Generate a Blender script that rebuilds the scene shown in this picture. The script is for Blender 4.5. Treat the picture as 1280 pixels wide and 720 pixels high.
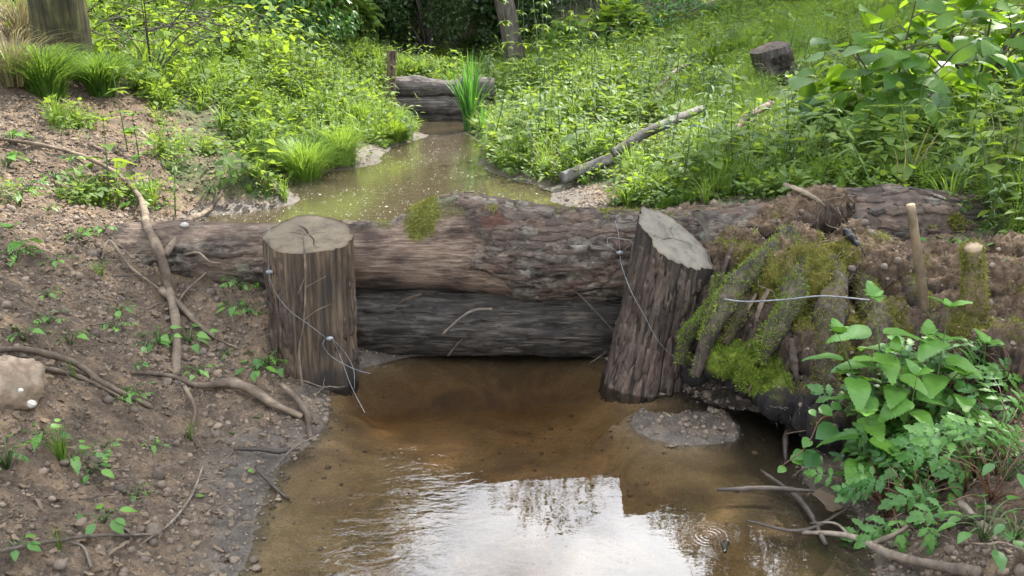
import bpy, math, random
import numpy as np
from mathutils import Vector, Matrix, Euler

random.seed(7)
rng = np.random.default_rng(11)
SC = bpy.context.scene
for o in list(bpy.data.objects):
    bpy.data.objects.remove(o)
R = math.radians

# ------------------------------------------------------------------ camera
F = 1004.0                    # focal length in photo pixels (photo is 1280 wide)
PITCH = R(17.68)
CAM = np.array([0.0, 0.0, 1.5])
cp, sp = math.cos(PITCH), math.sin(PITCH)
cam_d = bpy.data.cameras.new('camera')
cam_d.lens = 36.0 * F / 1280.0
cam_d.clip_start = 0.05
cam_d.clip_end = 600
cam = bpy.data.objects.new('camera', cam_d)
SC.collection.objects.link(cam)
cam.location = CAM
cam.rotation_euler = (R(90) - PITCH, 0, 0)
SC.camera = cam
SC.render.resolution_x, SC.render.resolution_y = 1024, 576

# ------------------------------------------------------------------ light
SUN_EL, SUN_AZ = 54.0, 38.0      # azimuth measured from +Y towards +X
world = bpy.data.worlds.new('World')
SC.world = world
world.use_nodes = True
wn, wl = world.node_tree.nodes, world.node_tree.links
wn.clear()
w_out = wn.new('ShaderNodeOutputWorld')
w_bg = wn.new('ShaderNodeBackground')
w_bg.inputs['Strength'].default_value = 0.15
w_sky = wn.new('ShaderNodeTexSky')
w_sky.sky_type = 'NISHITA'
w_sky.sun_disc = False
w_sky.sun_elevation = R(SUN_EL)
w_sky.sun_rotation = R(SUN_AZ)
w_tc = wn.new('ShaderNodeTexCoord')
w_map = wn.new('ShaderNodeMapping')
w_map.inputs['Scale'].default_value = (1.0, 1.0, 1.9)
w_map.inputs['Location'].default_value = (0.42, 0.2, 0.1)
w_no = wn.new('ShaderNodeTexNoise')
w_no.inputs['Scale'].default_value = 2.6
w_no.inputs['Detail'].default_value = 7
w_no.inputs['Roughness'].default_value = 0.55
w_rp = wn.new('ShaderNodeValToRGB')
w_rp.color_ramp.elements[0].position = 0.48
w_rp.color_ramp.elements[0].color = (.12, .12, .12, 1)
w_rp.color_ramp.elements[1].position = 0.66
w_rp.color_ramp.elements[1].color = (1, 1, 1, 1)
w_mix = wn.new('ShaderNodeMix')
w_mix.data_type = 'RGBA'
w_mix.inputs['B'].default_value = (29, 30, 31.5, 1)
wl.new(w_tc.outputs['Generated'], w_map.inputs['Vector'])
wl.new(w_map.outputs['Vector'], w_no.inputs['Vector'])
wl.new(w_no.outputs['Fac'], w_rp.inputs['Fac'])
wl.new(w_rp.outputs['Color'], w_mix.inputs['Factor'])
wl.new(w_sky.outputs['Color'], w_mix.inputs['A'])
wl.new(w_mix.outputs['Result'], w_bg.inputs['Color'])
wl.new(w_bg.outputs['Background'], w_out.inputs['Surface'])

sun_d = bpy.data.lights.new('sun', 'SUN')
sun_d.energy = 5.0
sun_d.angle = R(0.6)
sun_d.color = (1.0, 0.95, 0.86)
sun = bpy.data.objects.new('sun', sun_d)
SC.collection.objects.link(sun)
SUNV = Vector((math.sin(R(SUN_AZ)) * math.cos(R(SUN_EL)), math.cos(R(SUN_AZ)) * math.cos(R(SUN_EL)), math.sin(R(SUN_EL))))
sun.rotation_euler = SUNV.to_track_quat('Z', 'Y').to_euler()
sun.location = (0, 0, 30)
vs = SC.view_settings
vs.view_transform = 'Standard'
vs.look = 'None'
vs.gamma = 1.0
vs.use_curve_mapping = False
vs.exposure = 1.68

# ------------------------------------------------------------------ noise
def _hash(ix, iy, iz, seed):
    h = (ix * 73856093) ^ (iy * 19349663) ^ (iz * 83492791) ^ (seed * 2654435)
    h &= 0xffffffff
    h = ((h ^ (h >> 15)) * 2246822519) & 0xffffffff
    h = ((h ^ (h >> 13)) * 3266489917) & 0xffffffff
    return ((h ^ (h >> 16)) & 0xffffff) / float(0xffffff)

def vnoise(p, seed=0):
    p = np.asarray(p, float)
    i = np.floor(p).astype(np.int64)
    f = p - i
    f = f * f * (3 - 2 * f)
    r = 0
    for dx in (0, 1):
        wx = f[:, 0] if dx else 1 - f[:, 0]
        for dy in (0, 1):
            wy = f[:, 1] if dy else 1 - f[:, 1]
            for dz in (0, 1):
                wz = f[:, 2] if dz else 1 - f[:, 2]
                r = r + wx * wy * wz * _hash(i[:, 0] + dx, i[:, 1] + dy, i[:, 2] + dz, seed)
    return r

def fbm(p, octv=4, seed=0, gain=0.5):
    """roughly -1..1"""
    p = np.asarray(p, float)
    a, s, t = 1.0, 0, 0
    for k in range(octv):
        s = s + a * (vnoise(p * (2.03 ** k) + 17.3 * k, seed + k) * 2 - 1)
        t += a
        a *= gain
    return s / t

def sstep(a, b, x):
    t = np.clip((x - a) / (b - a), 0, 1)
    return t * t * (3 - 2 * t)

# ------------------------------------------------------------------ pixel <-> world
def ray(px, py):
    u, v = (px - 640) / F, (360 - py) / F
    return np.array([u, cp + v * sp, -sp + v * cp])

def W(px, py, Y):
    """world point seen at photo pixel (px,py) standing at distance Y"""
    d = ray(px, py)
    return CAM + d * (Y / d[1])

def PX(p):
    q = np.asarray(p) - CAM
    f = q[..., 1] * cp - q[..., 2] * sp
    return 640 + F * q[..., 0] / f, 360 - F * (q[..., 1] * sp + q[..., 2] * cp) / f

# ------------------------------------------------------------------ terrain
CT = []
for (px, py, Y) in [
    (0,720,1.6),(150,720,1.8),(0,600,1.95),(150,600,2.25),(230,670,2.07),(300,600,2.46),(370,550,2.75),(400,505,3.05),
    (250,500,2.85),(100,500,2.5),(0,500,2.25),(300,450,3.2),(150,430,2.9),(0,430,2.5),(325,400,3.42),(200,370,3.4),
    (100,370,3.1),(0,370,2.8),(200,300,3.75),(100,300,3.5),(0,300,3.2),(262,272,4.85),(200,250,4.8),(100,250,4.2),
    (0,250,3.7),(322,238,5.65),(300,200,5.4),(200,200,5.2),(100,200,4.7),(0,200,4.3),(435,212,6.6),(498,180,8.1),
    (400,150,8),(300,150,7),(200,150,6.3),(100,150,5.6),(0,150,5),(400,100,9.6),(300,100,8.5),(200,100,7.6),
    (100,100,6.6),(0,100,5.8),(400,50,12),(300,50,10.5),(200,50,9.2),(100,50,8),(0,50,6.8),(0,0,8.5),(200,0,11),
    (350,0,14),(440,75,14),(500,98,13.5),(600,90,15),(700,82,14),
    (695,240,5.6),(640,212,6.45),(622,180,8),(578,157,10.0),(705,262,5.0),(770,252,4.95),(900,258,4.4),(1000,248,4.3),
    (1100,235,4.3),(1280,235,3.9),(800,200,6),(900,200,5.6),(1000,200,5.3),(1150,200,5),(1280,200,4.6),(700,150,8),
    (800,150,7.8),(900,150,7.2),(1000,150,6.8),(1150,150,6.2),(1280,150,5.6),(700,100,11),(800,100,10.5),
    (900,100,10),(1000,100,9),(1150,100,8),(1280,100,7),(800,50,15),(900,50,13),(1000,50,12),(1150,50,10),
    (1280,50,9),(900,0,18),(1000,0,17),(1150,0,14),(1280,0,12),(1280,500,2.5),(1280,600,2.0),(1280,700,1.75),
    (1190,700,1.85),(1090,640,2.26),(1130,715,1.93),(1160,600,2.3),(1280,400,2.95),(1280,300,3.4),
    (850,500,3.15),(835,532,2.87),(1010,560,2.72),(1030,500,3.02)]:
    p = W(px, py, Y)
    CT.append(tuple(p))
CT += [(-.3,3.2,-.12),(.2,3.2,-.12),(0,3.42,-.15),(-.45,3.42,-.12),(.35,3.42,-.12),(.60,3.14,-.012),(.50,3.22,-.03),(.78,3.2,0.0),(.68,3.1,-.01),(.45,3.05,-.08),(0,2.85,-.10),(.3,2.7,-.09),(.5,2.5,-.07),(-.4,2.3,-.055),(.3,2.0,-.08),(.8,2.2,-.06),(-.62,3.2,-.12),(.62,3.1,-.08),
       (.5,1.5,-.09),(0,1.2,-.09),(-.6,1.6,-.05),(-.6,4.0,.27),(0,4.0,.27),(.45,4.0,.3),
       (-.6,4.4,.32),(0,4.4,.34),(-1.2,4.6,.36),(-1.5,5.0,.37),(-1.35,5.5,.36),(-.8,5.3,.32),(-.3,5.2,.34),(-.9,6.3,.34),(-.95,8,.35),(-1.0,9.6,.37),(-1.0,10.35,.35),(-.45,10.3,.36),(-1.6,10.4,.38),(-1.05,11.3,.74),
       (.95,2.3,-.03),(.95,2.7,-.05),(.8,3.4,.05),(1.15,3.4,.30),(1.3,2.9,.10),(1.4,2.6,.08),(1.65,2.6,.20),(1.4,2.3,.11),(1.6,2.25,.19),(1.0,3.8,.48),(1.6,3.0,.25),(1.2,2.5,.08),
       (-15,10,4.6),(-15,25,6),(15,10,4.4),(15,25,5.5),(0,40,3.0),(-30,40,9),(30,40,9),(0,75,6),(-7,1,2.8),(7,1,2.6),
       (-3,.3,1.3),(3,.3,1.2),(-1.5,.8,.5),(1.5,.8,.42),(0,-3,-.1),(-1.5,-3,.4),(1.5,-3,.4),(-40,0,12),(40,0,12),(-40,75,14),(40,75,14)]
CT = np.array(CT)

def _phi(r2):
    return 0.5 * r2 * np.log(r2 + 1e-9)

_n = len(CT)
_A = np.zeros((_n + 3, _n + 3))
_d2 = ((CT[:, None, :2] - CT[None, :, :2]) ** 2).sum(-1)
_A[:_n, :_n] = _phi(_d2) + np.eye(_n) * 0.003
_A[:_n, _n] = 1
_A[:_n, _n + 1:] = CT[:, :2]
_A[_n:, :_n] = _A[:_n, _n:].T
_b = np.concatenate([CT[:, 2], np.zeros(3)])
_w = np.linalg.solve(_A, _b)

def base_h(x, y):
    x, y = np.ravel(x).astype(float), np.ravel(y).astype(float)
    out = np.empty(len(x))
    for i in range(0, len(x), 20000):
        xs, ys = x[i:i + 20000], y[i:i + 20000]
        r2 = (xs[:, None] - CT[None, :, 0]) ** 2 + (ys[:, None] - CT[None, :, 1]) ** 2
        out[i:i + 20000] = _phi(r2) @ _w[:_n] + _w[_n] + _w[_n + 1] * xs + _w[_n + 2] * ys
    return out

WL0, WL1 = 0.0, 0.42
BAR = W(850, 530, 2.90)

def in_upper(x, y):
    return (y > 3.68) & (y < 11.0) & (x > -3.2) & (x < 1.1)

def height(x, y):
    x, y = np.ravel(x).astype(float), np.ravel(y).astype(float)
    h = base_h(x, y)
    wl_ = np.where(in_upper(x, y), WL1, WL0)
    above = h - wl_
    amp = sstep(-.03, .16, above) * .85 + .15
    # the step at the dam stays smooth
    P = np.stack([x, y, np.zeros_like(x)], 1)
    n = .040 * fbm(P * 2.6, 3, 3) + .026 * fbm(P * 8.0, 3, 9) + .020 * np.abs(fbm(P * 19., 3, 21)) + .013 * fbm(P * 45., 3, 30, .6)
    far = sstep(9, 30, y)
    n = n * (1 + 3 * far)
    cl = (fbm(P * 5.5, 2, 77) > .12) * 1.0
    n = n * 1.15 + .010 * fbm(P * 85., 2, 33) * (y < 5)
    n = n + .016 * cl * np.clip(fbm(P * 24., 2, 78), 0, 1) * 2
    e = np.sqrt(((x - BAR[0]) / .20) ** 2 + ((y - BAR[1]) / .13) ** 2) + .75 * fbm(P * 6, 4, 91)
    bar = .012 - .32 * sstep(.7, 2.8, e) ** 1.4 + .008 * fbm(P * 28., 3, 92)
    h = np.where(np.hypot(x - BAR[0], y - BAR[1]) < .6, np.maximum(h, bar), h)
    return h + n * amp

def axis(lo, hi, a, b, step, g):
    """dense between a and b, spacing growing outwards"""
    xs = list(np.arange(a, b, step))
    s, v = step, b
    while v < hi:
        xs.append(v); s *= g; v += s
    xs.append(hi)
    s, v = step, a - step
    while v > lo:
        xs.append(v); s *= g; v -= s
    xs.append(lo)
    return np.array(sorted(xs))

GX = axis(-90, 90, -2.2, 2.0, .0105, 1.04)
GY = axis(-6, 150, 1.5, 4.2, .0100, 1.022)
MX, MY = np.meshgrid(GX, GY)
GZ = height(MX, MY).reshape(MX.shape)

def ground(x, y):
    """bilinear lookup in the ground sheet"""
    x = np.atleast_1d(np.asarray(x, float)); y = np.atleast_1d(np.asarray(y, float))
    i = np.clip(np.searchsorted(GX, x) - 1, 0, len(GX) - 2)
    j = np.clip(np.searchsorted(GY, y) - 1, 0, len(GY) - 2)
    fx = np.clip((x - GX[i]) / (GX[i + 1] - GX[i]), 0, 1)
    fy = np.clip((y - GY[j]) / (GY[j + 1] - GY[j]), 0, 1)
    return (GZ[j, i] * (1 - fx) * (1 - fy) + GZ[j, i + 1] * fx * (1 - fy) + GZ[j + 1, i] * (1 - fx) * fy + GZ[j + 1, i + 1] * fx * fy)

def gz(x, y):
    return float(ground(x, y)[0])

def G(px, py, lift=0.0, water=False):
    """ground point that the photo shows at (px,py)"""
    d = ray(px, py)
    ts = np.concatenate([np.arange(1.0, 8, .01), np.arange(8, 60, .05)])
    P = CAM[None] + d[None] * ts[:, None]
    hz = ground(P[:, 0], P[:, 1])
    if water:
        hz = np.maximum(hz, np.where(in_upper(P[:, 0], P[:, 1]), WL1, WL0))
    k = np.nonzero(P[:, 2] < hz)[0]
    k = k[0] if len(k) else len(ts) - 1
    p = P[k].copy()
    p[2] = hz[k] + lift
    return p

def in_poly(x, y, poly):
    x = np.asarray(x); y = np.asarray(y)
    c = np.zeros(x.shape, bool)
    n = len(poly)
    for i in range(n):
        x1, y1 = poly[i]; x2, y2 = poly[(i + 1) % n]
        if y1 == y2: continue
        t = ((y1 > y) != (y2 > y)) & (x < (x2 - x1) * (y - y1) / (y2 - y1) + x1)
        c ^= t
    return c

# ------------------------------------------------------------------ object helpers
COL = SC.collection

def tagit(o, label=None, cat=None, group=None, kind=None):
    if label: o['label'] = label
    if cat: o['category'] = cat
    if group: o['group'] = group
    if kind: o['kind'] = kind
    return o

def mkmesh(name, V, Fs, mat=None, smooth=True, attrs=None, mats=None, midx=None):
    """Fs: list of faces or an (n,k) array"""
    me = bpy.data.meshes.new(name)
    V = np.asarray(V, np.float32)
    if isinstance(Fs, np.ndarray):
        n, k = Fs.shape
        me.vertices.add(len(V)); me.vertices.foreach_set('co', V.ravel())
        me.loops.add(n * k); me.loops.foreach_set('vertex_index', Fs.astype(np.int32).ravel())
        me.polygons.add(n)
        me.polygons.foreach_set('loop_start', np.arange(0, n * k, k, dtype=np.int32))
        me.polygons.foreach_set('loop_total', np.full(n, k, np.int32))
    else:
        tot = [len(f) for f in Fs]
        flat = np.fromiter((i for f in Fs for i in f), np.int32)
        n = len(Fs)
        me.vertices.add(len(V)); me.vertices.foreach_set('co', V.ravel())
        me.loops.add(len(flat)); me.loops.foreach_set('vertex_index', flat)
        me.polygons.add(n)
        st = np.concatenate([[0], np.cumsum(tot)[:-1]]).astype(np.int32)
        me.polygons.foreach_set('loop_start', st)
        me.polygons.foreach_set('loop_total', np.array(tot, np.int32))
    if smooth:
        me.polygons.foreach_set('use_smooth', np.ones(n, bool))
    for m in (mats or ([mat] if mat else [])):
        me.materials.append(m)
    if midx is not None:
        me.polygons.foreach_set('material_index', np.asarray(midx, np.int32))
    me.update(calc_edges=True)
    for k_, a in (attrs or {}).items():
        at = me.attributes.new(k_, 'FLOAT', 'POINT')
        at.data.foreach_set('value', np.asarray(a, np.float32))
    me.validate()
    return me

def link(name, me, parent=None, loc=None, rot=None, scl=None):
    o = bpy.data.objects.new(name, me)
    COL.objects.link(o)
    if parent is not None: o.parent = parent
    if loc is not None: o.location = Vector([float(c) for c in loc])
    if rot is not None: o.rotation_euler = rot
    if scl is not None: o.scale = (scl, scl, scl) if not hasattr(scl, '__len__') else scl
    return o

def copy_tree(o, parent=None):
    c = o.copy(); COL.objects.link(c)
    if parent is not None: c.parent = parent
    for ch in list(o.children): copy_tree(ch, c)
    return c

class MB:
    def __init__(s):
        s.v, s.f, s.t, s.m, s.n = [], [], [], [], 0
    def add(s, V, Fs, tint=0.5, mi=0):
        V = np.asarray(V, float)
        s.v.append(V)
        s.f += [tuple(int(i) + s.n for i in f) for f in Fs]
        s.m += [mi] * len(Fs)
        s.t.append(np.full(len(V), tint) if np.isscalar(tint) else np.asarray(tint))
        s.n += len(V)
    def mesh(s, name, mats, smooth=True):
        if not isinstance(mats, (list, tuple)): mats = [mats]
        return mkmesh(name, np.concatenate(s.v), s.f, mats=mats, midx=s.m, smooth=smooth, attrs={'tint': np.concatenate(s.t)})

def frame(d, n):
    d = np.asarray(d, float); d = d / np.linalg.norm(d)
    y = np.cross(n, d); l = np.linalg.norm(y)
    if l < 1e-6:
        y = np.cross((0.3, 1, .1), d); l = np.linalg.norm(y)
    y /= l
    z = np.cross(d, y)
    return np.stack([d, y, z], 1)      # columns

def place(V, d, n, p, s=1.0):
    return (np.asarray(V) * s) @ frame(d, n).T + np.asarray(p)

def catmull(pts, n):
    pts = np.asarray(pts, float)
    if len(pts) == 2:
        t = np.linspace(0, 1, n)[:, None]
        return pts[0] * (1 - t) + pts[1] * t
    P = np.vstack([2 * pts[0] - pts[1], pts, 2 * pts[-1] - pts[-2]])
    out = []
    m = len(pts) - 1
    for k in np.linspace(0, m - 1e-6, n):
        i = int(k); t = k - i
        a, b, c, d = P[i], P[i + 1], P[i + 2], P[i + 3]
        out.append(.5 * ((2 * b) + (-a + c) * t + (2 * a - 5 * b + 4 * c - d) * t * t + (-a + 3 * b - 3 * c + d) * t ** 3))
    return np.array(out)

def tube(pts, r, n=None, seg=8, rough=0.0, seed=0, smooth=True, caps=True):
    """returns V, F for a tube along pts; r scalar or list along it"""
    pts = np.asarray(pts, float)
    if n is None: n = max(4, len(pts) * 4)
    C = catmull(pts, n) if smooth else pts
    n = len(C)
    rr = np.interp(np.linspace(0, 1, n), np.linspace(0, 1, len(r)), r) if hasattr(r, '__len__') else np.full(n, float(r))
    T = np.gradient(C, axis=0)
    T /= np.linalg.norm(T, axis=1)[:, None] + 1e-12
    N = np.zeros_like(C)
    a = np.array([0, 0, 1.0]) if abs(T[0][2]) < .9 else np.array([1.0, 0, 0])
    N[0] = np.cross(T[0], a); N[0] /= np.linalg.norm(N[0])
    for i in range(1, n):
        v = N[i - 1] - T[i] * N[i - 1].dot(T[i])
        N[i] = v / (np.linalg.norm(v) + 1e-12)
    B = np.cross(T, N)
    th = np.linspace(0, 2 * math.pi, seg, endpoint=False)
    D = N[:, None] * np.cos(th)[None, :, None] + B[:, None] * np.sin(th)[None, :, None]
    V = C[:, None] + D * rr[:, None, None]
    V = V.reshape(-1, 3)
    if rough:
        q = fbm(V * (0.35 / max(rr.max(), 1e-4)) + seed * 3.1, 3, seed)
        V = V + D.reshape(-1, 3) * (q * rough * np.repeat(rr, seg))[:, None]
    Fs = []
    for i in range(n - 1):
        for j in range(seg):
            k = (j + 1) % seg
            Fs.append((i * seg + j, i * seg + k, (i + 1) * seg + k, (i + 1) * seg + j))
    if caps:
        Fs.append(tuple(range(seg))[::-1])
        Fs.append(tuple((n - 1) * seg + j for j in range(seg)))
    return V, Fs

# ------------------------------------------------------------------ materials
def nodes_of(name):
    m = bpy.data.materials.new(name)
    m.use_nodes = True
    nt = m.node_tree
    b = nt.nodes['Principled BSDF']
    return m, nt.nodes, nt.links, b

def nd(N, t, **kw):
    n = N.new(t)
    for k, v in kw.items():
        if k in n.inputs: n.inputs[k].default_value = v
        else: setattr(n, k, v)
    return n

def ramp(N, stops):
    r = N.new('ShaderNodeValToRGB')
    e = r.color_ramp.elements
    while len(e) < len(stops): e.new(0.5)
    for el, (p, c) in zip(e, stops):
        el.position = p
        el.color = (*c, 1) if len(c) == 3 else c
    return r

def mixc(N, L, fac, a, b, mode='MIX'):
    m = N.new('ShaderNodeMix'); m.data_type = 'RGBA'; m.blend_type = mode
    for s, v in (('Factor', fac), ('A', a), ('B', b)):
        if hasattr(v, 'is_output') or isinstance(v, bpy.types.NodeSocket): L.new(v, m.inputs[s])
        elif s == 'Factor': m.inputs[s].default_value = v
        else: m.inputs[s].default_value = (*v, 1)
    return m.outputs['Result']

def noise_tex(N, L, scale, detail=5, rough=.55, vec=None, stretch=None, coord='Object', dist=0.0):
    if vec is None:
        tc = N.new('ShaderNodeTexCoord'); vec = tc.outputs[coord]
    if stretch:
        mp = N.new('ShaderNodeMapping'); mp.inputs['Scale'].default_value = stretch
        L.new(vec, mp.inputs['Vector']); vec = mp.outputs['Vector']
    t = N.new('ShaderNodeTexNoise')
    t.inputs['Scale'].default_value = scale; t.inputs['Detail'].default_value = detail
    t.inputs['Roughness'].default_value = rough; t.inputs['Distortion'].default_value = dist
    L.new(vec, t.inputs['Vector'])
    return t.outputs['Fac']

def bump(N, L, b, h, strength=.5, dist=.01, prev=None):
    n = N.new('ShaderNodeBump')
    n.inputs['Strength'].default_value = strength
    n.inputs['Distance'].default_value = dist
    L.new(h, n.inputs['Height'])
    if prev: L.new(prev, n.inputs['Normal'])
    if b: L.new(n.outputs['Normal'], b.inputs['Normal'])
    return n.outputs['Normal']

def attr(N, name):
    a = N.new('ShaderNodeAttribute'); a.attribute_name = name
    return a.outputs['Fac']

def leaf_mat(name, c1, c2, trans=(.30, .50, .05), tw=.45, rough=.45, vein=True):
    """two pigments mixed by the per-leaf tint; light passes through the blade"""
    m, N, L, b = nodes_of(name)
    out = N['Material Output']
    t = attr(N, 'tint')
    oi = N.new('ShaderNodeObjectInfo')
    ad = N.new('ShaderNodeMath'); ad.operation = 'MULTIPLY_ADD'
    L.new(oi.outputs['Random'], ad.inputs[0]); ad.inputs[1].default_value = .5; L.new(t, ad.inputs[2])
    sb = N.new('ShaderNodeMath'); sb.operation = 'SUBTRACT'; sb.inputs[1].default_value = .25; sb.use_clamp = True
    L.new(ad.outputs[0], sb.inputs[0])
    col = mixc(N, L, sb.outputs[0], c1, c2)
    nz = noise_tex(N, L, 9, 3)
    trans = tuple(x * .8 for x in trans)
    rp = ramp(N, [(0.3, (.72, .72, .72)), (.75, (1.15, 1.15, 1.1))])
    L.new(nz, rp.inputs['Fac'])
    col = mixc(N, L, 1.0, col, rp.outputs['Color'], 'MULTIPLY')
    col = mixc(N, L, 1.0, col, (.66, .66, .66), 'MULTIPLY')
    L.new(col, b.inputs['Base Color'])
    b.inputs['Roughness'].default_value = rough
    b.inputs['Specular IOR Level'].default_value = .38
    tr = N.new('ShaderNodeBsdfTranslucent')
    tcol = mixc(N, L, 1.0, col, tuple(x for x in trans), 'MIX')
    tcol = mixc(N, L, .45, col, trans)
    L.new(tcol, tr.inputs['Color'])
    mx = N.new('ShaderNodeMixShader'); mx.inputs['Fac'].default_value = tw
    L.new(b.outputs[0], mx.inputs[1]); L.new(tr.outputs[0], mx.inputs[2])
    L.new(mx.outputs[0], out.inputs['Surface'])
    return m

def wood_mat(name, stops, stretch=(2.2, 26, 26), rough=.85, bstr=.6, bdist=.006, fine=1.0, patch=None, moss=False):
    """grain runs along local X"""
    m, N, L, b = nodes_of(name)
    g = noise_tex(N, L, 1.0 * fine, 8, .65, stretch=stretch, dist=.4)
    rp = ramp(N, stops)
    L.new(g, rp.inputs['Fac'])
    col = rp.outputs['Color']
    big = noise_tex(N, L, 5.5, 5, .6)
    r2 = ramp(N, [(.33, (.45, .42, .40)), (.5, (.95, .95, .95)), (.7, (1.35, 1.3, 1.22))])
    L.new(big, r2.inputs['Fac'])
    col = mixc(N, L, 1.0, col, r2.outputs['Color'], 'MULTIPLY')
    if patch:
        pn = noise_tex(N, L, 7.0, 4, .6)
        r3 = ramp(N, [(.55, (0, 0, 0)), (.66, (1, 1, 1))])
        L.new(pn, r3.inputs['Fac'])
        col = mixc(N, L, r3.outputs['Color'], col, patch)
    if moss:
        mm = attr(N, 'moss')
        mn = noise_tex(N, L, 60, 4)
        r4 = ramp(N, [(.3, (.05, .06, .012)), (.7, (.17, .18, .03))])
        L.new(mn, r4.inputs['Fac'])
        col = mixc(N, L, mm, col, r4.outputs['Color'])
    col = mixc(N, L, 1.0, col, (.68, .68, .68), 'MULTIPLY')
    L.new(col, b.inputs['Base Color'])
    b.inputs['Roughness'].default_value = rough
    b.inputs['Specular IOR Level'].default_value = .25
    fn = noise_tex(N, L, 110, 5, .7)
    p = bump(N, L, None, g, bstr, bdist)
    bump(N, L, b, fn, .35, .003, p)
    return m

# ================================================================== GROUND
def ground_material():
    m, N, L, b = nodes_of('earth')
    big = noise_tex(N, L, 1.9, 6, .6)
    mid = noise_tex(N, L, 13, 6, .65)
    fine = noise_tex(N, L, 85, 5, .7)
    r1 = ramp(N, [(.28, (.048, .034, .025)), (.48, (.108, .084, .062)), (.66, (.20, .148, .102))])
    L.new(mid, r1.inputs['Fac'])
    r2 = ramp(N, [(.3, (.70, .68, .66)), (.7, (1.3, 1.22, 1.12))])
    L.new(big, r2.inputs['Fac'])
    c = mixc(N, L, 1.0, r1.outputs['Color'], r2.outputs['Color'], 'MULTIPLY')
    r3 = ramp(N, [(.3, (.6, .58, .56)), (.6, (1.1, 1.08, 1.05)), (.8, (1.6, 1.5, 1.35))])
    L.new(fine, r3.inputs['Fac'])
    c = mixc(N, L, 1.0, c, r3.outputs['Color'], 'MULTIPLY')
    # leafy ground: dark humus with green
    rv = ramp(N, [(.3, (.025, .035, .012)), (.55, (.05, .075, .02)), (.75, (.09, .13, .03))])
    L.new(mid, rv.inputs['Fac'])
    c = mixc(N, L, attr(N, 'veg'), c, rv.outputs['Color'])
    # wet mud
    rw = ramp(N, [(.3, (.045, .037, .030)), (.7, (.125, .103, .082))])
    L.new(mid, rw.inputs['Fac'])
    wet = attr(N, 'wet')
    c = mixc(N, L, wet, c, rw.outputs['Color'])
    # mud of the stream bed; its right side painted darker for the stump's shade
    tcb = N.new('ShaderNodeTexCoord')
    bd = noise_tex(N, L, 3.2, 7, .68, dist=1.2)
    rb = ramp(N, [(.30, (.085, .062, .036)), (.46, (.195, .145, .085)), (.64, (.30, .23, .14))])
    L.new(bd, rb.inputs['Fac'])
    cb = mixc(N, L, .7, rb.outputs['Color'], r3.outputs['Color'], 'MULTIPLY')
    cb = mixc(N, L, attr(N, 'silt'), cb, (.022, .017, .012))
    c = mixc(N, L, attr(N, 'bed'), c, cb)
    spk = noise_tex(N, L, 190, 3, .7)
    rsp = ramp(N, [(.30, (.45, .43, .42)), (.5, (.95, .95, .94)), (.68, (1.25, 1.22, 1.18)), (.76, (2.3, 2.2, 2.0))])
    L.new(spk, rsp.inputs['Fac'])
    c = mixc(N, L, .85, c, rsp.outputs['Color'], 'MULTIPLY')
    c = mixc(N, L, 1.0, c, (.86, .85, .83), 'MULTIPLY')
    L.new(c, b.inputs['Base Color'])
    mr = N.new('ShaderNodeMapRange')
    mr.inputs['To Min'].default_value = .95; mr.inputs['To Max'].default_value = .38
    L.new(wet, mr.inputs['Value'])
    L.new(mr.outputs['Result'], b.inputs['Roughness'])
    b.inputs['Specular IOR Level'].default_value = .4
    p = bump(N, L, None, mid, .8, .02)
    p = bump(N, L, None, spk, .5, .004, p)
    bump(N, L, b, fine, 1.0, .008, p)
    return m

X_, Y_, Z_ = MX.ravel(), MY.ravel(), GZ.ravel()
_wl = np.where(in_upper(X_, Y_), WL1, WL0)
_ab = Z_ - _wl
_q = fbm(np.stack([X_, Y_, Z_ * 0], 1) * 6, 3, 5)
near_ch = np.where(in_upper(X_, Y_), 1.0, (Y_ < 3.7) * (np.abs(X_) < 1.5) * 1.0)
wetA = sstep(.065, .01, _ab + .04 * _q) * near_ch
bedA = sstep(.004, -.012, _ab) * near_ch * (Y_ < 3.72)

silt_shadeA = np.clip(sstep(.62, 1.0, X_ + .25 * _q + .12 * (Y_ - 2.4)) * .9 + .35 * sstep(.25, .5, fbm(np.stack([X_ * 5, Y_ * 5, X_ * 0], 1), 4, 171)), 0, .95)  # shade beside the stump painted into the bed, plus scattered dark sediment
P2 = lambda L_: [tuple(G(a, b)[:2]) for a, b in L_]
VEG_L = P2([(215, 240), (300, 246), (352, 238), (448, 218), (514, 182), (500, 150), (484, 108), (440, 66)]) + [(-4.2, 14), (-9, 14), (-5.4, 7.6)] + P2([(118, 62), (150, 118), (215, 150), (205, 195)])
VEG_R = P2([(574, 160), (596, 182), (618, 214), (680, 228), (745, 240), (800, 258), (900, 262), (1000, 256), (1060, 238), (1278, 232)]) + [(6, 4.2), (12, 9), (9, 16), (-1, 16)]
MUD_R = P2([(640, 222), (700, 226), (760, 240), (800, 264), (690, 268), (650, 235)])

def veg_density(x, y):
    x = np.asarray(x); y = np.asarray(y)
    q_ = np.stack([np.ravel(x), np.ravel(y), np.ravel(x) * 0], 1)
    wx = fbm(q_ * 1.7, 3, 151).reshape(x.shape) * .38; wy = fbm(q_ * 1.7 + 50, 3, 152).reshape(x.shape) * .38
    x, y = x + wx, y + wy
    v = (in_poly(x, y, VEG_L) | in_poly(x, y, VEG_R) | (y > 13.5) | ((y > 10.95) & (x > -4) & (x < 2))) * 1.0
    v[in_poly(x, y, MUD_R)] = 0
    v[(x < -5.5) & (y > 4)] = 1
    v[(x > 4) & (y > 2)] = 1
    v[(x > 2.15) & (y < 4.6)] = .8
    v[(x < -3.0) & (y < 4.2)] = .5
    return v
vegA = veg_density(X_, Y_) * (.55 + .45 * sstep(-.2, .3, _q))
vegA *= sstep(.0, .06, _ab * near_ch + (1 - near_ch))

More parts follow.
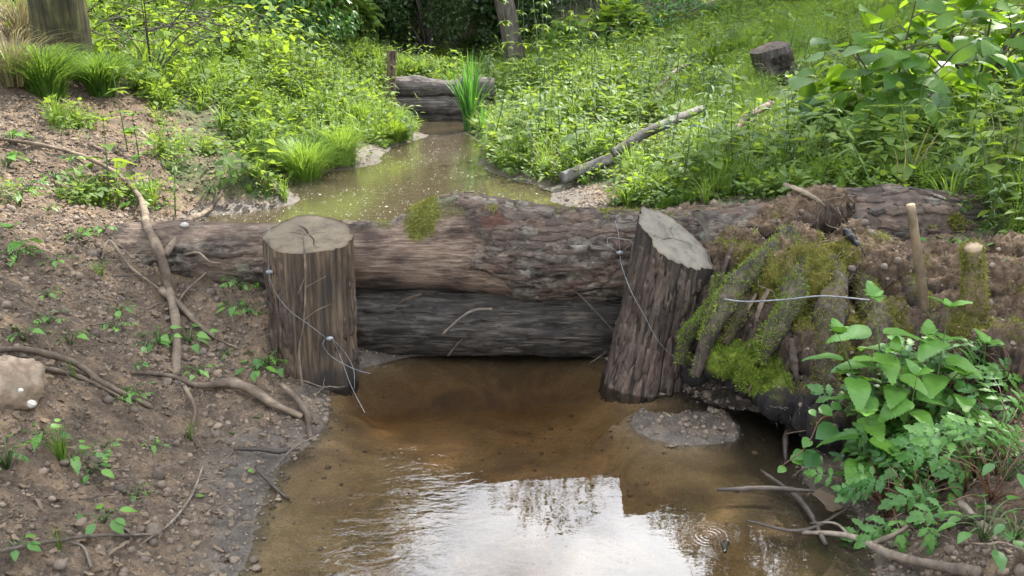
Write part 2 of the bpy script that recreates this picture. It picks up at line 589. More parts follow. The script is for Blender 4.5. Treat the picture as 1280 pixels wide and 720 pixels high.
nx, ny = len(GX), len(GY)
ii = (np.arange(ny - 1)[:, None] * nx + np.arange(nx - 1)[None, :]).ravel()
gf = np.stack([ii, ii + 1, ii + nx + 1, ii + nx], 1)
me = mkmesh('ground', np.stack([X_, Y_, Z_], 1), gf, ground_material(), attrs={'wet': wetA, 'veg': vegA, 'bed': bedA, 'silt': silt_shadeA})
tagit(link('ground', me), kind='structure')

# ================================================================== WATER
def water_material(name, tint, rings=None, murk=0.0, murk_col=(.12, .10, .05), calm=.35, absorb=None):
    m, N, L, b = nodes_of(name)
    out = N['Material Output']
    N.remove(b)
    tc = N.new('ShaderNodeTexCoord')
    w1 = noise_tex(N, L, 15, 3, .5, vec=tc.outputs['Object'], stretch=(.55, 1.25, 1), dist=.8)
    w2 = noise_tex(N, L, 42, 2, .5, vec=tc.outputs['Object'], stretch=(.5, 1.2, 1), dist=.5)
    # where the breeze ruffles the surface
    sx = N.new('ShaderNodeSeparateXYZ'); L.new(tc.outputs['Object'], sx.inputs[0])
    mr = N.new('ShaderNodeMapRange'); mr.interpolation_type = 'SMOOTHSTEP'
    mr.inputs['From Min'].default_value = -.02; mr.inputs['From Max'].default_value = -.32
    mr.inputs['To Min'].default_value = .10; mr.inputs['To Max'].default_value = 1.0
    L.new(sx.outputs['X'], mr.inputs['Value'])
    def mul(a, v):
        n = N.new('ShaderNodeMath'); n.operation = 'MULTIPLY'
        L.new(a, n.inputs[0])
        if isinstance(v, (int, float)): n.inputs[1].default_value = v
        else: L.new(v, n.inputs[1])
        return n.outputs[0]
    def add(a, c_):
        n = N.new('ShaderNodeMath'); n.operation = 'ADD'; L.new(a, n.inputs[0]); L.new(c_, n.inputs[1]); return n.outputs[0]
    h = add(mul(w1, 1.0), mul(w2, .35))
    h = mul(h, mr.outputs['Result'])
    if rings:
        vd = N.new('ShaderNodeVectorMath'); vd.operation = 'DISTANCE'
        L.new(tc.outputs['Object'], vd.inputs[0]); vd.inputs[1].default_value = rings
        s = N.new('ShaderNodeMath'); s.operation = 'SINE'; L.new(mul(vd.outputs['Value'], 420.), s.inputs[0])
        f = N.new('ShaderNodeMapRange'); f.interpolation_type = 'SMOOTHSTEP'
        f.inputs['From Min'].default_value = .085; f.inputs['From Max'].default_value = .02
        f.inputs['To Min'].default_value = 0; f.inputs['To Max'].default_value = .10
        L.new(vd.outputs['Value'], f.inputs['Value'])
        h = add(h, mul(mul(s.outputs[0], f.outputs['Result']), mul(w1, 1.1)))
    bn = N.new('ShaderNodeBump'); bn.inputs['Strength'].default_value = calm; bn.inputs['Distance'].default_value = .012
    L.new(h, bn.inputs['Height'])
    fr = N.new('ShaderNodeFresnel'); fr.inputs['IOR'].default_value = 1.42
    L.new(bn.outputs['Normal'], fr.inputs['Normal'])
    gl = N.new('ShaderNodeBsdfGlossy'); gl.inputs['Roughness'].default_value = .012
    gl.inputs['Color'].default_value = (1, 1, 1, 1)
    L.new(bn.outputs['Normal'], gl.inputs['Normal'])
    tr = N.new('ShaderNodeBsdfTransparent'); tr.inputs['Color'].default_value = (*tint, 1)
    under = tr.outputs[0]
    if murk:
        df = N.new('ShaderNodeBsdfDiffuse'); df.inputs['Color'].default_value = (*murk_col, 1)
        mm = N.new('ShaderNodeMixShader'); mm.inputs['Fac'].default_value = murk
        L.new(tr.outputs[0], mm.inputs[1]); L.new(df.outputs[0], mm.inputs[2]); under = mm.outputs[0]
    mx = N.new('ShaderNodeMixShader')
    L.new(fr.outputs['Fac'], mx.inputs['Fac']); L.new(under, mx.inputs[1]); L.new(gl.outputs[0], mx.inputs[2])
    L.new(mx.outputs[0], out.inputs['Surface'])
    if absorb:
        va = N.new('ShaderNodeVolumeAbsorption'); va.inputs['Color'].default_value = (*absorb[0], 1); va.inputs['Density'].default_value = absorb[1]
        L.new(va.outputs[0], out.inputs['Volume'])
    return m

ringc = G(885, 672, water=True)
wm = water_material('pool_water', (.97, .95, .90), rings=(float(ringc[0]), float(ringc[1]), 0.0), murk=.035, murk_col=(.12, .10, .065), calm=.17)
me = mkmesh('water', [(-3, -5, WL0), (3, -5, WL0), (3, 3.68, WL0), (-3, 3.68, WL0)], [(0, 1, 2, 3)], wm)
tagit(link('water', me), kind='structure')
# the tinted body of the pool water, just under its surface
wb = bpy.data.materials.new('peaty_water'); wb.use_nodes = True
_N, _L = wb.node_tree.nodes, wb.node_tree.links
_N.remove(_N['Principled BSDF'])
va = _N.new('ShaderNodeVolumeAbsorption'); va.inputs['Color'].default_value = (.74, .62, .42, 1); va.inputs['Density'].default_value = 8.0
_L.new(va.outputs[0], _N['Material Output'].inputs['Volume'])
z0, z1 = WL0 - 1.2, WL0 - .003
me = mkmesh('water_body', [(-3, -5, z1), (3, -5, z1), (3, 3.68, z1), (-3, 3.68, z1), (-3, -5, z0), (3, -5, z0), (3, 3.68, z0), (-3, 3.68, z0)],
            [(0, 1, 2, 3), (7, 6, 5, 4), (0, 4, 5, 1), (1, 5, 6, 2), (2, 6, 7, 3), (3, 7, 4, 0)], wb, smooth=False)
tagit(link('water_body', me), kind='structure')
wm2 = water_material('stream_water', (.72, .62, .40), murk=.5, murk_col=(.075, .062, .040), calm=.12)
me = mkmesh('water', [(-3.2, 3.70, WL1), (1.1, 3.70, WL1), (1.1, 10.72, WL1), (-3.2, 10.72, WL1)], [(0, 1, 2, 3)], wm2)
tagit(link('water', me), kind='structure')

# ================================================================== TIMBER
M_bare = wood_mat('weathered_wood', [(.28, (.075, .05, .036)), (.45, (.20, .135, .09)), (.62, (.32, .235, .17)), (.8, (.42, .33, .25))], stretch=(3.5, 45, 45), bstr=.5, bdist=.004)
M_dark = wood_mat('wet_dark_wood', [(.3, (.010, .008, .006)), (.5, (.042, .034, .027)), (.72, (.13, .108, .085))], stretch=(7.0, 60, 60), bstr=1.0, bdist=.012, rough=.6)
M_char = wood_mat('charred_wood', [(.3, (.008, .008, .009)), (.6, (.03, .028, .03)), (.8, (.07, .065, .07))], stretch=(4, 30, 30), bstr=.8, bdist=.006, rough=.5)
M_stick = wood_mat('dead_stick', [(.3, (.08, .06, .045)), (.5, (.18, .145, .112)), (.75, (.32, .27, .215))], stretch=(18, 18, 18), bstr=.5, bdist=.002)
M_root = wood_mat('root_bark', [(.3, (.07, .052, .038)), (.5, (.17, .128, .092)), (.75, (.30, .24, .175))], stretch=(14, 14, 14), bstr=.6, bdist=.002)
M_darkstick = wood_mat('wet_stick', [(.3, (.025, .02, .017)), (.55, (.07, .055, .043)), (.8, (.14, .11, .085))], stretch=(18, 18, 18), rough=.5, bstr=.5, bdist=.002)

M_barkflake = wood_mat('loose_bark', [(.3, (.03, .022, .018)), (.55, (.09, .065, .05)), (.8, (.17, .13, .10))], stretch=(14, 30, 30), bstr=.9, bdist=.006)
def log_material():
    m, N, L, b = nodes_of('log_bark_and_bare_wood')
    bark = attr(N, 'bark'); crev = attr(N, 'crevice'); moss = attr(N, 'moss'); red = attr(N, 'red')
    g = noise_tex(N, L, 1.0, 8, .65, stretch=(6, 120, 120), dist=.3)
    rb = ramp(N, [(.30, (.055, .033, .024)), (.45, (.15, .098, .07)), (.60, (.25, .19, .142)), (.78, (.42, .35, .28))])
    L.new(g, rb.inputs['Fac'])
    big = noise_tex(N, L, 4.5, 5, .6, stretch=(1, 2.5, 2.5))
    r2 = ramp(N, [(.34, (.30, .27, .27)), (.5, (.85, .83, .82)), (.7, (1.25, 1.2, 1.15))])
    L.new(big, r2.inputs['Fac'])
    bare = mixc(N, L, 1.0, rb.outputs['Color'], r2.outputs['Color'], 'MULTIPLY')
    k = noise_tex(N, L, 1.0, 7, .65, stretch=(26, 62, 62), dist=.6)
    rk = ramp(N, [(.30, (.028, .022, .018)), (.46, (.085, .064, .05)), (.62, (.18, .145, .115)), (.8, (.33, .29, .24))])
    L.new(k, rk.inputs['Fac'])
    bk = mixc(N, L, 1.0, rk.outputs['Color'], r2.outputs['Color'], 'MULTIPLY')
    lich = noise_tex(N, L, 9, 5, .65)
    rl = ramp(N, [(.55, (0, 0, 0)), (.68, (.55, .55, .55))])
    L.new(lich, rl.inputs['Fac'])
    bk = mixc(N, L, rl.outputs['Color'], bk, (.20, .22, .16))
    bk = mixc(N, L, crev, bk, (.02, .014, .011))
    c = mixc(N, L, bark, bare, bk)
    c = mixc(N, L, red, c, (.085, .035, .022))
    mn = noise_tex(N, L, 70, 4)
    r4 = ramp(N, [(.3, (.06, .07, .012)), (.7, (.20, .20, .035))])
    L.new(mn, r4.inputs['Fac'])
    c = mixc(N, L, moss, c, r4.outputs['Color'])
    c = mixc(N, L, 1.0, c, (.74, .75, .74), 'MULTIPLY')
    L.new(c, b.inputs['Base Color'])
    b.inputs['Roughness'].default_value = .85
    b.inputs['Specular IOR Level'].default_value = .25
    fn = noise_tex(N, L, 120, 5, .7)
    p = bump(N, L, None, g, .6, .006)
    p = bump(N, L, None, k, .9, .010, p)
    bump(N, L, b, fn, .4, .003, p)
    return m
M_log = log_material()

def ridge(P, st, octv, seed):
    return 1 - np.abs(fbm(P * np.array(st), octv, seed, .55)) * 2.2

def log_mesh(name, Ln, rfn, ns, nt, mat, barkfn=None, mossfn=None, redfn=None, bend=None, cut0=(0, 0), cut1=(0, 0), seed=0,
             bark_amp=.011, rough=.006, plate=(9, 22, 22), capmat=True, knots=()):
    s = np.linspace(0, 1, ns); th = np.linspace(0, 2 * math.pi, nt, endpoint=False)
    S, T = np.meshgrid(s, th, indexing='ij')
    r = rfn(S * Ln, T)
    cy, sz = np.cos(T), np.sin(T)
    C = np.stack([S * Ln, r * cy, r * sz], -1).reshape(-1, 3)
    bk = np.clip(barkfn(C, T.ravel()), 0, 1) if barkfn else np.ones(len(C))
    rid = ridge(C + seed, plate, 4, seed)
    rid2 = fbm(C * np.array([18, 40, 40]) + seed, 3, seed + 5)
    disp = bk * (bark_amp * np.clip(rid, -.6, 1) + bark_amp * .6 + .35 * bark_amp * rid2) + (1 - bk) * .0022 * fbm(C * np.array([3, 60, 60]), 3, seed + 8)
    disp = disp + rough * 2.5 * fbm(C * 3.1 + seed, 3, seed + 3)
    for (ks, kt, kr, ka) in knots:
        dd = ((C[:, 0] - ks) / kr) ** 2 + (((T.ravel() - kt + math.pi) % (2 * math.pi) - math.pi) * .17 / kr) ** 2
        disp = disp + ka * (np.exp(-dd * 1.5) - 1.2 * np.exp(-dd * 7))
    D = np.stack([np.zeros(len(C)), cy.ravel(), sz.ravel()], 1)
    V = C + D * disp[:, None]
    t = S.ravel()
    # oblique cuts
    V[:, 0] += (t ** 3) * (V[:, 1] * cut1[0] + V[:, 2] * cut1[1]) + ((1 - t) ** 3) * (V[:, 1] * cut0[0] + V[:, 2] * cut0[1])
    if bend is not None:
        by, bz = bend(t)
        V[:, 1] += by; V[:, 2] += bz
    crev = np.clip(sstep(.38, -.25, rid), 0, 1) * bk
    moss = np.clip(mossfn(V, T.ravel()), 0, 1) if mossfn else np.zeros(len(V))
    red = np.clip(redfn(C, T.ravel()), 0, 1) if redfn else np.zeros(len(V))
    i = (np.arange(ns - 1)[:, None] * nt + np.arange(nt)[None]).ravel()
    j = (np.arange(ns - 1)[:, None] * nt + (np.arange(nt)[None] + 1) % nt).ravel()
    Fq = np.stack([i, j, j + nt, i + nt], 1)
    me_ = mkmesh(name, V, Fq, mat, attrs={'bark': bk, 'crevice': crev, 'moss': moss, 'red': red})
    return me_, V.reshape(ns, nt, 3)

def cut_face(name, ringV, mat, nr=46, seed=0, cracks=5, flip=False, dish=.004, crack_w=.018):
    """sawn end of a log from its boundary ring"""
    nt = len(ringV)
    c = ringV.mean(0)
    ax = np.cross(ringV[0] - c, ringV[nt // 4] - c); ax /= np.linalg.norm(ax)
    if flip: ax = -ax
    V, cr = [], []
    rs = np.random.default_rng(seed)
    cang = rs.uniform(0, 2 * math.pi, cracks); clen = rs.uniform(.3, .95, cracks)
    th = np.linspace(0, 2 * math.pi, nt, endpoint=False)
    for k in range(nr + 1):
        f = k / nr
        ring = c + (ringV - c) * f
        d = np.zeros(nt); ck = np.zeros(nt)
        for a, l in zip(cang, clen):
            wob = .10 * math.sin(f * 9 + a * 5)
            da = np.abs((th - a - wob + math.pi) % (2 * math.pi) - math.pi) * f
            ck = np.maximum(ck, sstep(crack_w * (1.6 - f), 0, da) * (f < l) * (f > .04))
        d = -ck * .008 + .0035 * fbm(ring * 22, 3, seed) + .0018 * fbm(ring * np.array([10, 90, 90]), 2, seed) - dish * f ** 8
        if f == 1: d = d * 0 - .001
        V.append(ring + ax * d[:, None]); cr.append(ck)
    V = np.concatenate(V); cr = np.concatenate(cr)
    i = (np.arange(nr)[:, None] * nt + np.arange(nt)[None]).ravel()
    j = (np.arange(nr)[:, None] * nt + (np.arange(nt)[None] + 1) % nt).ravel()
    Fq = np.stack([i, i + nt, j + nt, j], 1)
    return mkmesh(name, V, Fq, mat, attrs={'crack': cr, 'rad': np.repeat(np.linspace(0, 1, nr + 1), nt)})

def endgrain_material(name='end_grain', light=(.125, .102, .072), dark=(.060, .048, .034)):
    m, N, L, b = nodes_of(name)
    tc = N.new('ShaderNodeTexCoord')
    mp = N.new('ShaderNodeMapping'); mp.inputs['Scale'].default_value = (.3, 1, 1)
    mp.inputs['Location'].default_value = (0, -.012, .02)
    L.new(tc.outputs['Object'], mp.inputs['Vector'])
    w = N.new('ShaderNodeTexWave'); w.wave_type = 'RINGS'; w.rings_direction = 'X'
    w.inputs['Scale'].default_value = 42; w.inputs['Distortion'].default_value = 3.5
    w.inputs['Detail'].default_value = 4; w.inputs['Detail Scale'].default_value = 1.2
    L.new(mp.outputs['Vector'], w.inputs['Vector'])
    r = ramp(N, [(.15, dark), (.8, light)])
    L.new(w.outputs['Fac'], r.inputs['Fac'])
    n1 = noise_tex(N, L, 14, 6, .65)
    r2 = ramp(N, [(.3, (.5, .47, .44)), (.5, (.95, .95, .93)), (.75, (1.3, 1.25, 1.15))])
    L.new(n1, r2.inputs['Fac'])
    c = mixc(N, L, 1.0, r.outputs['Color'], r2.outputs['Color'], 'MULTIPLY')
    flat = mixc(N, L, .55, c, mixc(N, L, 1.0, light, r2.outputs['Color'], 'MULTIPLY'))
    er = N.new('ShaderNodeMapRange'); er.inputs['From Min'].default_value = .86; er.inputs['From Max'].default_value = 1
    er.inputs['To Max'].default_value = .6
    L.new(attr(N, 'rad'), er.inputs['Value'])
    flat = mixc(N, L, er.outputs['Result'], flat, (.07, .05, .035))
    flat = mixc(N, L, attr(N, 'crack'), flat, (.025, .018, .013))
    L.new(flat, b.inputs['Base Color'])
    b.inputs['Roughness'].default_value = .9
    b.inputs['Specular IOR Level'].default_value = .2
    fn = noise_tex(N, L, 130, 4, .7)
    p = bump(N, L, None, w.outputs['Fac'], .12, .002)
    bump(N, L, b, fn, .4, .002, p)
    return m
M_end = endgrain_material()
M_end2 = endgrain_material('grey_end_grain', (.145, .130, .105), (.080, .071, .058))

def orient(o, a, b_, roll=0.0):
    """local X of o runs from a to b"""
    a, b_ = Vector([float(t) for t in a]), Vector([float(t) for t in b_])
    q = (b_ - a).to_track_quat('X', 'Z')
    o.location = a
    o.rotation_mode = 'XYZ'
    o.rotation_euler = (q.to_matrix().to_4x4() @ Matrix.Rotation(roll, 4, 'X')).to_euler()

def plates(parent, V, weight, count, mats, seed=0, li=(4, 12), lj=(2, 5), lift=.005, name='bark_plate'):
    """ragged plates of loose bark that follow the surface grid V (rings x around)"""
    rs = random.Random(seed)
    ns, nt = V.shape[:2]
    cen = V.mean(1)
    made = 0; tries = 0
    taken = np.zeros((ns, nt), bool)
    while made < count and tries < count * 30:
        tries += 1
        i, j = rs.randrange(3, ns - 16), rs.randrange(nt)
        if rs.random() > weight[i, j] or taken[i, j]: continue
        a, b_ = rs.randint(*li), rs.randint(*lj)
        if i + a >= ns - 2: continue
        jj = (j + np.arange(b_ + 1)) % nt
        taken[i:i + a, jj] = True
        ni, nj = 6, 4
        I = np.linspace(i, i + a, ni); J = np.linspace(0, b_, nj)
        top, bot = [], []
        for p_, u in enumerate(I):
            for q_, w in enumerate(J):
                w2 = w * (1 - .35 * abs(p_ - 2.5) / 2.5 * rs.random()) + (rs.uniform(-.45, .45) if q_ in (0, nj - 1) else 0) + .3 * math.sin(p_ * 1.3 + j); u2 = u + (rs.uniform(-.12, .12) * a if p_ in (0, ni - 1) else 0)
                u2 = min(max(u2, 0), ns - 1.01); i0 = int(u2); f = u2 - i0
                j0 = int(math.floor(j + w2)); g_ = (j + w2) - j0
                P = (V[i0, j0 % nt] * (1 - g_) + V[i0, (j0 + 1) % nt] * g_) * (1 - f) + (V[i0 + 1, j0 % nt] * (1 - g_) + V[i0 + 1, (j0 + 1) % nt] * g_) * f
                nrm = P - cen[i0]; nrm[0] = 0; nrm /= np.linalg.norm(nrm) + 1e-9
                edge = 1.0 if (p_ in (0, ni - 1) or q_ in (0, nj - 1)) else 0
                top.append(P + nrm * (lift * rs.uniform(.8, 1.5) * (1 - .35 * edge) + .5 * lift * edge * rs.random()))
                bot.append(P - nrm * .004)
        Vv = np.array(top + bot); m_ = ni * nj; Fs = []
        for p_ in range(ni - 1):
            for q_ in range(nj - 1):
                k = p_ * nj + q_; Fs.append((k, k + 1, k + nj + 1, k + nj))
        for q_ in range(nj - 1):
            Fs.append((q_, q_ + m_, q_ + 1 + m_, q_ + 1)); k = (ni - 1) * nj + q_; Fs.append((k, k + 1, k + 1 + m_, k + m_))
        for p_ in range(ni - 1):
            k = p_ * nj; Fs.append((k, k + nj, k + nj + m_, k + m_)); k += nj - 1; Fs.append((k, k + m_, k + nj + m_, k + nj))
        link(name, mkmesh(name, Vv, Fs, mats[rs.randrange(len(mats))], smooth=False), parent)
        made += 1

# ---- top log of the near dam. local X = world X + 1.85
def wrap(a): return (a + math.pi) % (2 * math.pi) - math.pi
TX0 = -1.86
def top_r(s, t):
    x = s + TX0
    r = .143 + .028 * sstep(-.45, .15, x)
    up = np.exp(-(wrap(t - 1.45) / .62) ** 2)
    prof = np.interp(x, [-.60, -.50, -.38, -.27, -.18, 0, .25, .6, .9], [0, .045, .112, .142, .125, .075, .045, .020, 0])
    r = r + up * prof
    r = r + .010 * np.exp(-((x - .05) / .12) ** 2) * np.exp(-(wrap(t - 2.7) / .5) ** 2)
    return r
def top_bark(C, T):
    x = C[:, 0] + TX0
    n = .13 * fbm(C * np.array([9, 9, 9]), 4, 41)
    # bare section left of the centre, front and lower side only
    front = sstep(1.72, 1.95, T % (2 * math.pi) + n * .5) * sstep(5.6, 5.0, T % (2 * math.pi))
    edge = -.20 + .16 * sstep(math.pi * .95, math.pi * 1.15, T) + n
    bare = front * sstep(.03, -.03, x - edge) * sstep(-1.08, -1.0, x)
    patch = sstep(.1, .3, fbm(C * 7 + 9, 3, 47)) * front * sstep(-.1, .1, x) * .0
    old = .55 * sstep(-1.0, -1.1, x) * sstep(.0, .3, fbm(C * 4, 3, 48) + .25)
    return 1 - np.maximum(bare, old)
def top_moss(V, T):
    x = V[:, 0] + TX0
    m1 = np.exp(-((x + .42) / .10) ** 2 * 1.1) * sstep(2.7, 1.9, T) * sstep(.5, 1.0, T)
    m2 = .40 * sstep(-1.2, -.3, x) * sstep(2.2, 1.7, T) * sstep(.6, 1.1, T)
    return sstep(.30, .80, np.maximum(m1, m2) + .50 * fbm(V * 13, 4, 51)) * .9
def top_red(C, T):
    x = C[:, 0] + TX0
    a = sstep(.15, .5, fbm(C * np.array([5, 11, 11]) + 3, 4, 55)) * sstep(-.45, -.2, x)
    k = np.exp(-((x - .27) / .07) ** 2 - (wrap(T - 3.95) / .28) ** 2) * 1.3
    k2 = np.exp(-((x + .08) / .06) ** 2 - (wrap(T - 1.9) / .3) ** 2) * 1.2
    return np.clip(a * .4 + k * .8 + k2 * .6, 0, .8)
me, TV = log_mesh('top_log', 3.05, top_r, 520, 150, M_log, top_bark, top_moss, top_red, seed=4, bark_amp=.019, rough=.009,
                  bend=lambda t: (.02 * np.sin(t * 5), .012 * np.sin(t * 7 + 1)),
                  knots=((.95, 3.4, .03, .008), (2.23, 2.75, .035, .02), (1.78, 1.9, .04, .018), (1.9, 2.2, .03, .015), (2.13, 4.0, .05, -.012)), plate=(11, 30, 30))
TOPLOG = link('log', me); orient(TOPLOG, (TX0, 3.72, .465), (TX0 + 3.05, 3.72, .477))
tagit(TOPLOG, 'thick half barked top log of the near dam, with a mossy hump on its left', 'log')
TLM = TOPLOG.matrix_basis.copy()

def slab(name, pts, width, thick, mat, parent=None, seed=0, curl=.25, up=(0, 0, 1)):
    """a curled rough-edged slab of bark or wood along pts"""
    C = catmull(pts, 22); T = np.gradient(C, axis=0); T /= np.linalg.norm(T, axis=1)[:, None]
    V = []
    nw = 7
    for side in (1, -1):
        for i, (c, t) in enumerate(zip(C, T)):
            f = i / 21
            s_ = np.cross(up, t); s_ /= np.linalg.norm(s_) + 1e-9
            n_ = np.cross(t, s_)
            w = width * (.55 + .45 * math.sin(math.pi * min(1, f * 1.1 + .05))) * (1 + .25 * math.sin(i * 1.9 + seed) * .6)
            for k in range(nw):
                a = (k / (nw - 1) - .5)
                V.append(c + s_ * a * w + n_ * (-curl * width * (2 * a) ** 2 * .5 + side * thick * .5 * (1 - (2 * a) ** 6 * .6)))
    V = np.array(V); V += .25 * thick * np.stack([fbm(V * 60 + k * 5, 2, seed + k) for k in range(3)], 1) * 2
    Fs = []; off = 22 * nw
    for i in range(21):
        for k in range(nw - 1):
            a = i * nw + k
            Fs.append((a, a + 1, a + nw + 1, a + nw)); Fs.append((a + off, a + nw + off, a + nw + 1 + off, a + 1 + off))
        Fs.append((i * nw, (i + 1) * nw, (i + 1) * nw + off, i * nw + off))
        Fs.append((i * nw + nw - 1, i * nw + nw - 1 + off, (i + 1) * nw + nw - 1 + off, (i + 1) * nw + nw - 1))
    for k in range(nw - 1):
        Fs.append((k, k + off, k + 1 + off, k + 1))
        a = 21 * nw + k; Fs.append((a, a + 1, a + 1 + off, a + off))
    me_ = mkmesh(name, V, Fs, mat)
    return link(name, me_, parent)

def toL(o, pts):
    """world points to the local space of a top-level object"""
    Mi = o.matrix_basis.inverted()
    return [tuple(Mi @ Vector([float(c) for c in p])) for p in pts]

slab('bark_flake', toL(TOPLOG, [W(500, 286, 3.80), W(512, 268, 3.84), W(540, 254, 3.84), W(563, 247, 3.82)]), .035, .008, M_barkflake, TOPLOG, 1)
slab('bark_flake', toL(TOPLOG, [W(548, 256, 3.80), W(562, 246, 3.80), W(580, 244, 3.80), W(592, 252, 3.78)]), .045, .010, M_barkflake, TOPLOG, 2)
slab('bark_flake', toL(TOPLOG, [W(610, 258, 3.84), W(632, 262, 3.84), W(655, 266, 3.83), W(682, 269, 3.80)]), .05, .010, M_barkflake, TOPLOG, 3)

M_barkpale = wood_mat('pale_bark', [(.3, (.06, .048, .038)), (.52, (.15, .125, .10)), (.75, (.28, .25, .205))], stretch=(20, 60, 60), bstr=1.0, bdist=.006)
M_barkbrown = wood_mat('brown_bark', [(.3, (.035, .024, .018)), (.52, (.10, .07, .052)), (.75, (.20, .15, .115))], stretch=(20, 60, 60), bstr=1.0, bdist=.006)
_th = np.tile(np.linspace(0, 2 * math.pi, 150, endpoint=False), 520); _s = np.repeat(np.linspace(0, 3.05, 520), 150)
_bk = top_bark(np.stack([_s, .15 * np.cos(_th), .15 * np.sin(_th)], 1), _th).reshape(520, 150)
_vis = ((_th > .9) & (_th < 4.6)).reshape(520, 150)
plates(TOPLOG, TV, (_bk > .8) * _vis * ((_s + TX0 > -.45).reshape(520, 150) * .9 + .12), 230, [M_barkbrown, M_barkbrown, M_barkbrown, M_barkpale, M_barkflake], seed=1, li=(7, 30), lj=(2, 5), lift=.004)
# ---- lower log
def low_r(s, t): return .158 + .006 * np.sin(s * 3)
_tl = np.tile(np.linspace(0, 2 * math.pi, 120, endpoint=False), (330, 1))
me, LOWV = log_mesh('lower_log', 2.3, low_r, 330, 120, M_dark, seed=13, bark_amp=.010, rough=.008, plate=(9, 26, 26),
                 bend=lambda t: (.01 * np.sin(t * 4), .008 * np.sin(t * 6)))
LOW = link('log', me); orient(LOW, (-1.25, 3.70, .145), (1.05, 3.69, .150))
plates(LOW, LOWV, ((_tl > 1.2) & (_tl < 4.4)) * .8, 90, [M_dark], seed=2, li=(8, 34), lj=(1, 4), lift=.004)
tagit(LOW, 'dark wet lower log of the near dam, lying at the waterline under the top log', 'log')

# ---- left post
def post_mat(name, stops, dark_side=False):
    m, N, L, b = nodes_of(name)
    g = noise_tex(N, L, 1.0, 8, .66, stretch=(3.5, 85, 85), dist=.25)
    rp = ramp(N, stops); L.new(g, rp.inputs['Fac'])
    big = noise_tex(N, L, 1.0, 4, .6, stretch=(2.2, 11, 11))
    r2 = ramp(N, [(.33, (.30, .29, .30)), (.5, (.85, .83, .82)), (.68, (1.25, 1.15, 1.0))])
    L.new(big, r2.inputs['Fac'])
    c = mixc(N, L, 1.0, rp.outputs['Color'], r2.outputs['Color'], 'MULTIPLY')
    c = mixc(N, L, attr(N, 'crevice'), c, (.02, .015, .012))
    c = mixc(N, L, attr(N, 'red'), c, (.028, .024, .022))
    mn = noise_tex(N, L, 70, 4)
    r4 = ramp(N, [(.3, (.06, .07, .012)), (.7, (.16, .17, .03))]); L.new(mn, r4.inputs['Fac'])
    c = mixc(N, L, attr(N, 'moss'), c, r4.outputs['Color'])
    c = mixc(N, L, 1.0, c, (.68, .66, .62), 'MULTIPLY')
    L.new(c, b.inputs['Base Color'])
    b.inputs['Roughness'].default_value = .85; b.inputs['Specular IOR Level'].default_value = .25
    fn = noise_tex(N, L, 1, 5, .7, stretch=(30, 160, 160))
    p = bump(N, L, None, g, .9, .010)
    bump(N, L, b, fn, .6, .004, p)
    return m
M_post = post_mat('split_post_wood', [(.3, (.035, .026, .02)), (.46, (.11, .082, .056)), (.6, (.20, .152, .105)), (.78, (.32, .26, .19))])
M_post2 = post_mat('furrowed_post_bark', [(.3, (.018, .014, .011)), (.47, (.062, .048, .037)), (.62, (.125, .098, .076)), (.8, (.22, .18, .14))])
PL = 1.02
lp_b, lp_t = np.array([-.895, 3.36, -.35]), np.array([-.872, 3.36, .672])
def lp_r(s, t): return .172 + .006 * np.sin(3 * t + 1) + .004 * np.sin(5 * t) - .004 * s
def lp_dark(C, T):
    d = sstep(.50, .36, C[:, 0] + .05 * fbm(C * 14, 2, 3))          # waterline stain
    st = sstep(.1, .45, fbm(C * np.array([1.2, 9, 9]) + 2, 3, 61))
    return np.clip(d * .85 + st * .8, 0, .93)
me, LPV = log_mesh('post', PL, lp_r, 170, 220, M_post, barkfn=lambda C, T: .35 + .65 * sstep(.05, .3, fbm(np.stack([C[:, 0] * .6, C[:, 1] * 7, C[:, 2] * 7], 1), 2, 66)),
                   redfn=lp_dark, seed=23, bark_amp=.015, rough=.005, plate=(1.6, 30, 30), cut1=(0, 0))
LP = link('wooden_post', me)
orient(LP, lp_b, lp_t)
# tilt the sawn top towards the viewer: local axes of a vertical X-aligned frame
def apply_cut(o, V, me_, nworld, ns, nt, span=.25):
    Ml = np.array(o.matrix_basis.to_3x3())
    nl = Ml.T @ np.array(nworld, float); nl /= nl[0]
    top = V[:, :, 0] / V[:, :, 0].max()
    w = sstep(1 - span, 1, top)
    V = V.copy()
    V[:, :, 0] += w * (-(nl[1] * V[:, :, 1] + nl[2] * V[:, :, 2]))
    me_.vertices.foreach_set('co', V.reshape(-1, 3).astype(np.float32).ravel()); me_.update()
    return V
LPV = apply_cut(LP, LPV, me, (.02, -.23, 1), 170, 220)
link('cut_face', cut_face('cut_face', LPV[-1], M_end, seed=3, cracks=5), LP)
_tp = np.tile(np.linspace(0, 2 * math.pi, 220, endpoint=False), (170, 1))
def side_weight(o, V, side):
    """weight of grid points by where they face in the world"""
    M3 = np.array(o.matrix_basis.to_3x3()); c = V.mean(1, keepdims=True)
    n_ = (V - c); n_[..., 0] = 0; n_ /= np.linalg.norm(n_, axis=2, keepdims=True) + 1e-9
    return n_ @ M3.T @ np.array(side, float)
plates(LP, LPV, sstep(.35, .8, side_weight(LP, LPV, (-.9, -.45, 0))), 70, [M_barkbrown, M_barkflake], seed=3, li=(12, 44), lj=(2, 5), lift=.006)
plates(LP, LPV, sstep(.75, .95, side_weight(LP, LPV, (.95, -.3, 0))), 16, [M_barkbrown], seed=4, li=(8, 24), lj=(2, 4), lift=.006)
tagit(LP, 'round sawn wooden post at the left end of the near dam, wired to the logs', 'post')

